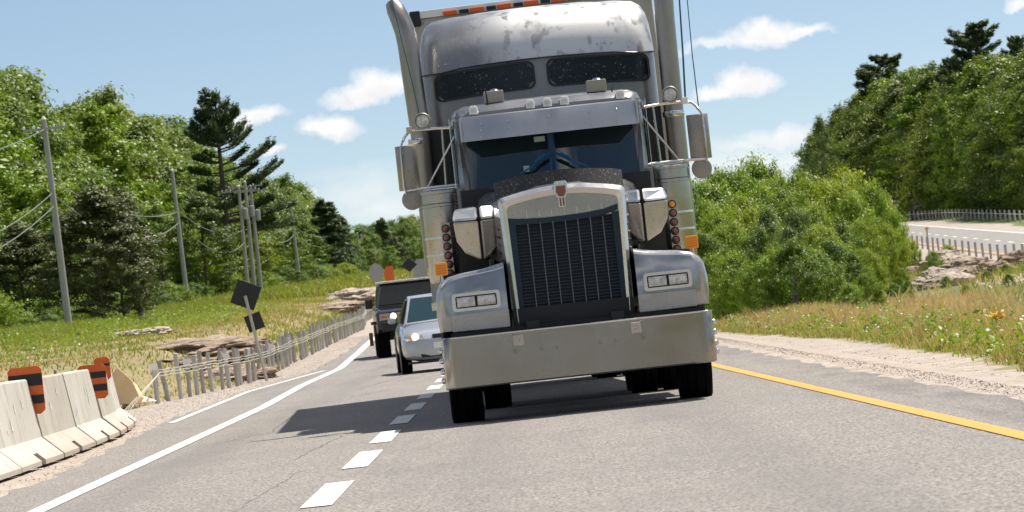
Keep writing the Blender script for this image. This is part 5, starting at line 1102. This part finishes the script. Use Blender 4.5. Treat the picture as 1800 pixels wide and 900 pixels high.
for rn, X0, stp, fr_, kinds in rows:
    y = 212 if rn == 'front' else 250; k = 0
    while y < 1500:
        x = X0 - .004 * (y - 200) + rng.uniform(-2.2, 2.2) + max(0, y - 1000) * .05
        ztop = top_for(x, y, PL); zb = h1(x, y); hgt = (ztop - zb) * rng.uniform(*fr_); px, _ = px_of(x, y, zb + hgt * .5)
        kd = kinds[int(rng.integers(len(kinds)))]
        hgt = min(max(hgt, 4.5), 24)
        if px < 790 and px > -140:
            if kd == 'c': plant(CV_[0], x, y, hgt * 1.0, 'cedar_tree', 'brownish green cedar at the forest edge ' + zone(px), 'tree', 'cedars %s' % zone(px), 1.15)
            else:
                n_, l_ = nm[kd]; big = 1.0 if hgt > 11 else 1.15
                plant(TV[kd], x, y, hgt, n_, '%s, %s row, %s' % (l_, rn, zone(px)), 'tree', '%ss, %s row, %s' % (l_, rn, zone(px)), big * rng.uniform(.95, 1.25), low=.3)
        y += y * stp * rng.uniform(.8, 1.2)
# distinct single trees on the left
def single(v, px, pyt, Y_, lab, name='pine_tree', cat='pine tree', wide=1.0, hscale=1.0, rz=None):
    p = ray(px, pyt, Y_); zb = h1(p.x, Y_); return plant(v, p.x, Y_, (p.z - zb) * hscale, name, lab, cat, None, wide, rz=rz)
def lone_pine():
    """tall pine with a dense head, open gaps below and long boughs reaching right"""
    Y_ = 430; b = ray(404, 470, Y_); top = ray(366, 166, Y_); z0 = h1(b.x, Y_); Hh = top.z - z0; g = np.random.default_rng(9)
    t = empty('pine_tree', (b.x, Y_, z0), 0, 'tall lone pine with long boughs reaching right, standing above the left forest', 'pine tree')
    s = F / Y_; lx = (top.x - b.x) + 1.1
    def tr(f): return np.array([lx * 1.0 * f * .35, 0, Hh * f])
    mb = MB().tube([tuple(tr(f)) for f in (-.02, .3, .6, .85, .97)], [.36, .30, .22, .13, .04], 9)
    P_ = []; D_ = []; cl = []
    def bough(f, dx, dy, rise, dens, thick=1.0):
        p0 = tr(f); L = math.hypot(dx, dy); d0 = np.array([dx, dy, 0]) / L; mid = p0 + d0 * L * .5 + np.array([0, 0, rise * .25]); tip = p0 + d0 * L + np.array([0, 0, rise])
        mb.tube([tuple(p0), tuple(mid), tuple(tip)], [.10, .07, .02], 5); n = int(dens * L); q = g.uniform(.3, 1.03, n) ** .8
        side = np.array([-d0[1], d0[0], 0]); base_ = p0 + d0 * (L * q)[:, None]; base_[:, 2] += rise * q ** 1.7
        pp = base_ + side * (g.uniform(-1, 1, n) * (.22 * L * np.sin(np.pi * np.clip(q, .1, .95)) + .2))[:, None]
        pp[:, 2] += np.abs(g.normal(0, .26 * thick, n)); P_.append(pp); D_.append(np.repeat((d0 + np.array([0, 0, .6]))[None], n, 0)); cl.append(np.full(n, g.uniform()))
    for i in range(52):   # dense head
        f = g.uniform(.70, .99); L = (1 - f) * 8.5 + .9; th = g.uniform(0, 6.28); bough(f, L * math.cos(th), L * math.sin(th), L * .45, 120, 1.2)
    for f, dx, rise in ((.60, 5.2, 2.2), (.57, 3.9, 1.4), (.50, 6.3, 2.5), (.47, 4.5, 1.0), (.40, 5.4, 1.2), (.37, 6.8, .8), (.33, 4.6, .5), (.66, -2.6, .6), (.60, -3.3, .5), (.53, -2.4, .2), (.47, -3.4, .1), (.40, -3.0, 0), (.64, 2.6, 1.2), (.44, 2.2, .8), (.31, 6.9, .2)):
        for q in range(2): bough(f + g.uniform(-.012, .012), dx * g.uniform(.8, 1.05), g.uniform(-1.6, 1.6), rise, 120)
    for i in range(9): f = g.uniform(.34, .7); th = g.uniform(1.0, 5.2); bough(f, 1.6 * math.cos(th), 3.2 * math.sin(th), .6, 80)
    global rng; P2_ = np.concatenate(P_)
    c = leaves(P2_, np.tile([0, 0, 1.0], (len(P2_), 1)), .23, .24, 1.0, np.concatenate(cl), 'crown', 'needle', np.concatenate(D_)); link('crown', c, t)
    mb.build('trunk', 'bark', t, smooth=60)
lone_pine()
single(CV_[0], 160, 330, 232, 'tall brown cedar between the first utility pole and the stub pole', 'cedar_tree', 'cedar', 1.6, 1.0)
single(CV_[0], 205, 400, 240, 'smaller brown cedar beside the stub pole', 'cedar_tree', 'cedar', 1.4, 1.0)
single(CV_[1], 567, 345, 700, 'dark rounded spruce at the descending end of the left forest', 'spruce_tree', 'spruce', 2.0, 1.0)
single(CV_[1], 590, 372, 760, 'shorter dark spruce next to the distant utility pole', 'spruce_tree', 'spruce', 1.9, 1.0)
single(CV_[1], 668, 378, 1150, 'small pointed spruce on the far skyline above the off-road vehicle', 'spruce_tree', 'spruce', 1.3, 1.0)
single(CV_[0], 25, 345, 236, 'dull cedar low in the forest at the left frame edge', 'cedar_tree', 'cedar', 1.6, .8)
single(TV[5], 396, 330, 440, 'dull green tree hiding the trunk of the lone pine', 'broadleaf_tree', 'tree', 1.1)
single(TV[2], 345, 345, 372, 'dark leafy tree just right of the second utility pole', 'broadleaf_tree', 'tree', 1.1)
# right forest
PRr = ([1300, 1395, 1415, 1440, 1462, 1480, 1500, 1520, 1560, 1590, 1625, 1650, 1690, 1725, 1760, 1800, 1900, 2100], [330, 300, 250, 212, 205, 188, 165, 150, 138, 120, 112, 125, 100, 92, 98, 84, 60, 40])
for rn, off, fr_, kinds in (('front', 0, (.60, .86), [5, 2, 1, 5, 4, 2]), ('middle', 3, (.85, .97), [5, 2, 1, 2, 5]), ('back', 6, (.97, 1.01), [5, 1, 0, 5])):
    y = 366
    while y < 640:
        x = (965 - (y - 366) * 1.72) * y / F + off + rng.uniform(-1.5, 1.5); ztop = top_for(x, y, PRr); zb = h1(x, y); hgt = (ztop - zb) * rng.uniform(*fr_); px, _ = px_of(x, y, zb + hgt / 2)
        if 1436 < px < 2000:
            kd = kinds[int(rng.integers(len(kinds)))]; n_, l_ = nm[kd]; side = 'left end' if px < 1560 else ('middle' if px < 1690 else 'right end')
            plant(TV[kd], x, y, min(max(hgt, 7), 27), n_, '%s in the %s row of the right forest, %s' % (l_, rn, side), 'tree', '%ss of the right forest, %s row, %s' % (l_, rn, side), rng.uniform(.95, 1.25) * (1 if hgt < 20 else .9), low=.4)
        y += y * .017 * rng.uniform(.8, 1.2)
single(PV[0], 1545, 91, 585, 'tall flat-topped pine over the left end of the right forest', wide=1.5)
single(PV[1], 1712, 34, 480, 'tallest pine of the right forest with a ragged dark head', wide=1.4)
single(PV[2], 1785, 58, 470, 'pointed pine top at the right frame edge', wide=.9)
single(PV[2], 1668, 96, 490, 'shorter pine beside the tallest one', wide=.9)
single(TV[3], 1440, 205, 560, 'thin airy pale tree at the left tip of the right forest', 'poplar_tree', 'poplar', .55)
single(TV[4], 1655, 178, 440, 'bright yellow green tree standing out in the right forest', 'young_tree', 'tree', .55)
# ---------------------------------------------------------------- bushes
def bushproto(m, Hh, Rr, K, per, size, **kw):
    cm, cs = broad('foliage', m, Hh, Rr, K, per, size, low=.04, zs=1.5, up=1, cs_=.82, **kw); tm = limbs('stems', Hh, Hh * .010, cs, 'palebark', stems=5, k=16); cm.name = 'foliage'; return (cm, tm, Hh)
BV = [bushproto('bush', 4, 2.1, 130, 190, .075), bushproto('bush', 4, 1.8, 120, 190, .07, irregular=.5), bushproto('leaf_bright', 4, 2.0, 120, 190, .072, irregular=.4), bushproto('leaf', 4, 2.0, 120, 190, .072, irregular=.4), bushproto('leaf_silver', 4, 1.7, 120, 190, .062, irregular=.5)]
def bush(v, px, pyt, Y_, lab, wide=1.0, grp=None, name='bush', fix=None):
    p = ray(px, pyt, Y_); zb = h1(p.x, Y_) if fix is None else fix; cm, tm, Hh = BV[v]; hg = max(p.z - zb, .35)
    t = empty(name, (p.x, Y_, zb - .05), rng.uniform(0, 6.28), lab, 'bush', grp); s_ = hg / Hh; t.scale = (s_ * wide, s_ * wide, s_ * 1.03)
    link('stems', tm, t); link('foliage', cm, t)
bl2 = [(0, 1228, 330, 160, 'leafy bush directly behind the truck mirror side'), (1, 1262, 318, 175, 'tall bush just right of the truck, second from it'), (2, 1330, 296, 180, 'highest bush of the median thicket, with a pointed top'), (0, 1292, 312, 168, 'broad bush below and left of the highest one'),
       (0, 1380, 318, 172, 'rounded bush right of the highest bush'), (3, 1415, 326, 165, 'darker bush in the thicket before the right forest'), (0, 1440, 326, 160, 'full bush whose top meets the foot of the right forest'), (0, 1468, 330, 155, 'large bush near the right end of the thicket'),
       (2, 1492, 352, 150, 'bright bush at the right shoulder of the thicket'), (0, 1512, 392, 145, 'bush sloping down to the pale rocks'), (3, 1470, 392, 135, 'dark green bush in front at the right of the thicket'), (0, 1520, 440, 125, 'low bush at the right foot of the thicket'),
       (4, 1350, 372, 140, 'silvery bush in the middle of the thicket'), (4, 1400, 376, 132, 'silvery grey bush with fine leaves, front centre'), (2, 1260, 380, 135, 'bright bush low beside the truck fender'), (0, 1310, 372, 145, 'green bush between the silvery ones and the truck'),
       (3, 1460, 430, 118, 'dark low bush in front right of centre'), (0, 1420, 440, 112, 'small bush with a shaded base, front of the thicket'), (0, 1370, 440, 114, 'small green bush at the front, left of the shaded one'), (3, 1390, 432, 110, 'little dark bush casting deep shade at the thicket foot'),
       (2, 1290, 452, 116, 'bright low growth at the thicket foot'), (2, 1335, 462, 112, 'second bright low growth, right of the first'), (2, 1250, 456, 120, 'yellow green low growth against the truck bumper'), (0, 1520, 480, 108, 'low round bush where the thicket meets the dry grass'),
       (2, 1490, 500, 104, 'small bright shrub low at the right thicket foot'), (0, 1570, 496, 118, 'small round shrub standing right of the thicket'), (3, 1596, 508, 122, 'dark little shrub before the grey boulder'),
       (2, 1640, 442, 168, 'olive shrub over the dark overhang in the median'), (0, 1605, 425, 185, 'narrow upright sapling by the flat pale rock'), (0, 1665, 432, 175, 'loose green shrub in the median beside the pointed boulder'), (3, 1655, 462, 150, 'dark shrub below the olive one'),
       (0, 1740, 464, 150, 'green shrub at the right of the median'), (2, 1768, 478, 138, 'bright low shrub close to the right frame edge'), (3, 1735, 490, 128, 'dark low shrub in the right median'), (0, 1700, 520, 112, 'low green clump behind the dry grass'), (3, 1775, 515, 115, 'dark clump at the right edge behind the dry grass'),
       (2, 1665, 510, 122, 'small leafy shrub left of the low clump'), (0, 1795, 440, 160, 'shrub cut by the right frame edge'),
       (0, 1722, 345, 440, 'round bush at the foot of the right forest'), (2, 1785, 334, 430, 'bright bush at the foot of the forest, right frame edge'), (2, 1590, 348, 480, 'light bush by the far warning sign'), (2, 1630, 350, 470, 'low light bush on the pale rock face')]
for v, px, py, Y_, lab in bl2: bush(v, px, py, Y_, lab, {1605: .45, 1228: 1.0, 1468: .8, 1492: .75, 1512: .7, 1520: .8}.get(px, .86 if Y_ > 130 else 1.0))
for k, (v, px, py, Y_) in enumerate([(0, 1300, 352, 150), (2, 1335, 340, 162), (3, 1365, 350, 158), (0, 1395, 352, 150), (2, 1425, 372, 146), (0, 1240, 362, 150), (0, 1275, 400, 128), (3, 1330, 412, 122), (0, 1440, 402, 130), (2, 1475, 440, 122), (3, 1240, 420, 126), (0, 1500, 450, 118), (2, 1545, 505, 108), (2, 1528, 338, 152), (0, 1556, 398, 146), (0, 1540, 350, 158), (0, 1582, 470, 124), (2, 1600, 515, 112), (0, 1484, 312, 170)]):
    where = ['low left of the silvery bush', 'under the highest bush', 'between the highest and the rounded bush', 'in front of the rounded bush', 'right of the rounded bush, half way down', 'level with the truck mirror, half way up', 'beside the air cleaner of the truck', 'in the shade at the centre', 'left of the open right shoulder', 'low at the right shoulder', 'behind the truck fender', 'low in front near the right foot', 'at the right foot beside the dry grass', 'at the top of the right shoulder', 'at the open right edge, upper', 'behind the right shoulder', 'at the stepped right foot by the rocks', 'farthest right, beside the boulder', 'on the skyline right of centre'][k]
    bush(v, px, py, Y_, ['leafy green', '', 'bright yellow green', 'deep green'][v] + ' bush of the median thicket, ' + where, .8 if px < 1500 else .62, 'inner bushes of the median thicket')
# shrubs at the foot of the left forest
for k in range(46):
    y = 205 * 1.034 ** k; x = -24.5 - .004 * (y - 200) + rng.uniform(-1.5, 1.2); hg = rng.uniform(.9, 2.3); px, _ = px_of(x, y, h1(x, y))
    if px > 640 or px < -80: continue
    v = [0, 2, 2, 3, 4][int(rng.integers(5))]; cm, tm, Hh = BV[v]; t = empty('shrub', (x, y, h1(x, y) - .1), rng.uniform(0, 6.28), ['green', '', 'bright green', 'dark green', 'silvery'][v] + ' low shrub at the left forest foot, ' + zone(px), 'shrub', '%s shrubs %s' % (['green', '', 'bright', 'dark', 'silvery'][v], zone(px)))
    s_ = hg / 4; t.scale = (s_ * 1.6, s_ * 1.6, s_); link('stems', tm, t); link('foliage', cm, t)
# ---------------------------------------------------------------- grass and ground litter
def blades(name, X, Y, hgt, wd, m, spread=.5, lab=None, cat=None):
    n = len(X); Z = H(X, Y) - .02; th = rng.uniform(0, 6.283, n); ln = rng.normal(0, spread, (n, 2)) * hgt[:, None]
    c, s = np.cos(th) * wd, np.sin(th) * wd
    b0 = np.stack([X - c, Y - s, Z], 1); b1 = np.stack([X + c, Y + s, Z], 1); m0 = np.stack([X + ln[:, 0] * .35 - c * .8, Y + ln[:, 1] * .35 - s * .8, Z + hgt * .6], 1); m1 = m0 + np.stack([c * 1.6, s * 1.6, c * 0], 1)
    t = np.stack([X + ln[:, 0], Y + ln[:, 1], Z + hgt], 1)
    V = np.stack([b0, b1, m1, m0, t], 1).reshape(-1, 3); i = np.arange(n)[:, None] * 5
    q = np.concatenate([i + [0, 1, 2], i + [0, 2, 3], i + [3, 2, 4]], 0)
    me = np_mesh(name, V, q, m, np.repeat(rng.uniform(0, 1, n), 5)); return tag(link(name, me), lab, cat, kind='stuff')
def patchy(X, Y, f, th): return (np.sin(X * f + 1.3 * np.sin(Y * f * .6)) + np.sin(Y * f * .8 + 2 * np.sin(X * f * .7)) * .8 + rng.normal(0, .6, len(X))) > th
# right berm
n = 150000; Y = 34 + (112 - 34) * rng.uniform(0, 1, n) ** .9; e = np.interp(Y, [30, 38, 53, 78, 91, 112], [4.35, 4.55, 5.1, 5.25, 4.85, 4.6]); X = e + rng.exponential(2.6, n) + .15 * np.sin(Y * 1.3)
ok = (X < .1 * Y + 8) & (rng.uniform(0, 1, n) < ss((X - e + .15) / .8)); X, Y, e = X[ok], Y[ok], e[ok]; dist = X - e
gmask = (rng.uniform(0, 1, len(X)) < np.clip(.66 - dist * .40, .04, 1)) | patchy(X, Y, 1.1, 1.7)
hh = rng.uniform(.08, .27, len(X)) * (.5 + .5 * ss(dist / 1.0)) * (1 + .35 * np.sin(X * 2.3 + Y * 1.1))
blades('tall_grass', X[gmask], Y[gmask], hh[gmask], .008, 'grass', .35, 'green roadside grass beside the right gravel shoulder', 'grass')
blades('dry_grass', X[~gmask], Y[~gmask], hh[~gmask] * 1.3, .006, 'drygrass', .3, 'tall tan dry grass on the right verge', 'grass')
# broad-leaved weeds
nw = 240; wy = rng.uniform(40, 108, nw); we = np.interp(wy, [30, 38, 53, 78, 91, 112], [4.5, 4.7, 5.25, 5.4, 5.0, 4.8]); wx = we + rng.exponential(1.1, nw)
idx = np.repeat(np.arange(nw), 42); hw_ = rng.uniform(.14, .42, nw); P_ = np.stack([wx[idx], wy[idx], H(wx[idx], wy[idx])], 1); q = rng.uniform(.1, 1, len(idx))
P_ += np.stack([rng.normal(0, .11, len(idx)) * (1.2 - q * .6), rng.normal(0, .11, len(idx)) * (1.2 - q * .6), q * hw_[idx]], 1)
tag(link('roadside_weeds', leaves(P_, np.tile([0, 0, 1.], (len(P_), 1)), .034, .5, .9, rng.uniform(0, 1, nw)[idx], 'roadside_weeds', 'weed')), 'bright green broad-leaved weeds along the gravel edge', 'weeds', kind='stuff')
nd = 150; wy = rng.uniform(45, 112, nd); wx = np.interp(wy, [30, 53, 78, 91, 112], [4.3, 5.0, 5.0, 4.6, 4.6]) + rng.exponential(1.8, nd); cz = rng.integers(0, 26, nd)
wy = wy[cz] + rng.normal(0, 2.2, nd); wx = np.maximum(wx[cz] + rng.normal(0, .5, nd), 4.7); P_ = np.stack([wx, wy, H(wx, wy) + rng.uniform(.2, .42, nd)], 1)
tag(link('white_wildflowers', leaves(P_, np.tile([0, -.6, .8], (nd, 1)), .017, .9, .5, None, 'white_wildflowers', 'daisy')), 'small white wildflowers scattered in the right verge', 'wildflowers', kind='stuff')
c = ray(1757, 612, 56); t = empty('yellow_wildflower', (c.x, 56, h1(c.x, 56)), 0, 'clump of yellow flowers in the grass at the right edge', 'flower'); P_ = np.stack([rng.normal(0, .045, 90), rng.normal(0, .04, 90), rng.normal(.33, .03, 90)], 1)
tag(link('blossom', leaves(P_, np.tile([0, -.6, .7], (90, 1)), .022, .9, .5, None, 'blossom', 'yellowflower'), t), kind='stuff')
P_ = np.stack([rng.normal(0, .05, 160), rng.normal(0, .05, 160), rng.uniform(.02, .33, 160)], 1); sk_ = link('stalk', leaves(P_, np.tile([1., 0, 0], (160, 1)), .035, .22, .6, None, 'stalk', 'weed'), t); tag(sk_, kind='stuff')
# median ground cover
n = 34000; Y = rng.uniform(95, 215, n); X = 5 + rng.uniform(0, 1, n) * (.115 * Y + 4); ok = X < NX(Y) - 5; X, Y = X[ok], Y[ok]; g2 = patchy(X, Y, .5, .5)
blades('median_grass', X[g2], Y[g2], rng.uniform(.1, .36, g2.sum()), .022, 'grass', .4, 'rough green growth covering the median', 'grass')
g3 = ~g2 & (rng.uniform(0, 1, len(X)) < .25); blades('median_dry_grass', X[g3], Y[g3], rng.uniform(.1, .35, g3.sum()), .018, 'drygrass', .4, 'thin dry grass between the median rocks', 'grass')
# left field
n = 150000; Y = 58 + (330 - 58) * rng.uniform(0, 1, n) ** 1.35; fe = FE(Y); X = fe - .2 - rng.uniform(0, 1, n) ** .85 * 20
ok = X > -.122 * Y - 2; X, Y, fe = X[ok], Y[ok], fe[ok]; far_ = fe - X
gm2 = rng.uniform(0, 1, len(X)) < np.clip(.22 + ss((far_ - 5) / 8) * .75 + .35 * (np.sin(X * .8 + Y * .13) > .55), 0, 1)
gm2 |= (far_ < 2.0) & (Y > 105); scl = np.clip(Y / 120, .8, 2)
keep = gm2 | (rng.uniform(0, 1, len(X)) < .55)
hh = rng.uniform(.06, .17, len(X)) * (1 + 1.3 * ss((far_ - 9) / 5)) * np.clip(Y / 130, .8, 1.6); a1 = gm2; a2 = ~gm2 & keep
blades('field_grass', X[a1], Y[a1], hh[a1], .018, 'grass', .4, 'green grass on the bank left of the road', 'grass')
blades('field_dry_grass', X[a2], Y[a2], hh[a2] * .8, .014, 'drygrass', .4, 'dry tan grass on the bank behind the fence', 'grass')
nw = 700; wy = 75 + 200 * rng.uniform(0, 1, nw) ** 1.3; wx = FE(wy) - rng.uniform(6, 18, nw); idx = np.repeat(np.arange(nw), 26); q = rng.uniform(.1, 1, len(idx)); hw_ = rng.uniform(.2, .6, nw)
P_ = np.stack([wx[idx] + rng.normal(0, .22, len(idx)), wy[idx] + rng.normal(0, .22, len(idx)), H(wx[idx], wy[idx]) + q * hw_[idx]], 1)
tag(link('field_weeds', leaves(P_, np.tile([0, 0, 1.], (len(P_), 1)), .06, .5, .9, rng.uniform(0, 1, nw)[idx], 'field_weeds', 'weed')), 'leafy green weeds across the left bank', 'weeds', kind='stuff')
# stones of both shoulders
def stones(name, X, Y, r, lab):
    o = np.array([[1, 0, 0], [-1, 0, 0], [0, 1, 0], [0, -1, 0], [0, 0, .8], [0, 0, -.6]], float); fq = np.array([[0, 2, 4], [2, 1, 4], [1, 3, 4], [3, 0, 4], [2, 0, 5], [1, 2, 5], [3, 1, 5], [0, 3, 5]])
    n = len(X); c = np.stack([X, Y, H(X, Y) + r * .2], 1); th = rng.uniform(0, 6.28, n); R = np.stack([np.stack([np.cos(th), -np.sin(th), th * 0], 1), np.stack([np.sin(th), np.cos(th), th * 0], 1), np.tile([0, 0, 1.], (n, 1))], 1)
    V = np.einsum('nij,kj->nki', R, o) * r[:, None, None] * rng.uniform(.6, 1.2, (n, 6, 1)) + c[:, None]; Fq = (fq[None] + (np.arange(n) * 6)[:, None, None]).reshape(-1, 3)
    tag(link(name, np_mesh(name, V.reshape(-1, 3), Fq, 'gravel')), lab, 'gravel', kind='stuff')
n = 9000; Y = 28 + 85 * rng.uniform(0, 1, n); X = 3.52 + rng.beta(1.2, 2.2, n) * (np.interp(Y, [28, 38, 53, 78, 112], [.8, .95, 1.5, 1.5, 1.2])); stones('shoulder_gravel', X, Y, rng.uniform(.003, .008, n) * (1 + 1.2 * (rng.uniform(0, 1, n) > .96)), 'loose reddish gravel on the right shoulder')
n = 7000; Y = 28 + 130 * rng.uniform(0, 1, n); X = RL(Y) - .02 - rng.uniform(0, 1, n) * np.maximum(.3, (RL(Y) - FE(Y))); stones('left_shoulder_gravel', X, Y, rng.uniform(.004, .011, n), 'loose pinkish gravel under the barriers and fence')

n = 26000; Y = 320 + 700 * rng.uniform(0, 1, n) ** 1.5; X = FE(Y) - 1 - rng.uniform(0, 1, n) * 22; gq = patchy(X, Y, .25, 0)
blades('far_field_grass', X[gq], Y[gq], rng.uniform(.3, .8, gq.sum()), .07, 'grass', .4, 'green grass on the far left bank', 'grass')
blades('far_field_dry_grass', X[~gq], Y[~gq], rng.uniform(.2, .5, (~gq).sum()), .06, 'drygrass', .4, 'tan grass on the far left bank', 'grass')
# the woods the road runs into behind the viewer, which the polished truck mirrors
n = 16000; sd = np.where(rng.uniform(0, 1, n) < .5, -1, 1); Y = -30 - 330 * rng.uniform(0, 1, n); X = sd * (17 + rng.uniform(0, 26, n)); far2 = rng.uniform(0, 1, n) < .3
Y = np.where(far2, -330 - rng.uniform(0, 30, n), Y); X = np.where(far2, rng.uniform(-60, 60, n), X); tophill = 13 + 3 * np.sin(Y * .13 + X * .05) + 2 * np.sin(X * .4)
P_ = np.stack([X, Y, rng.uniform(0, 1, n) * tophill], 1)
tag(link('woods_behind', leaves(P_, rand_unit(n), .9, .7, .5, rng.uniform(0, 1, n), 'woods_behind', 'leaf_dark')), 'roadside woods behind the viewer', 'woods', kind='stuff')
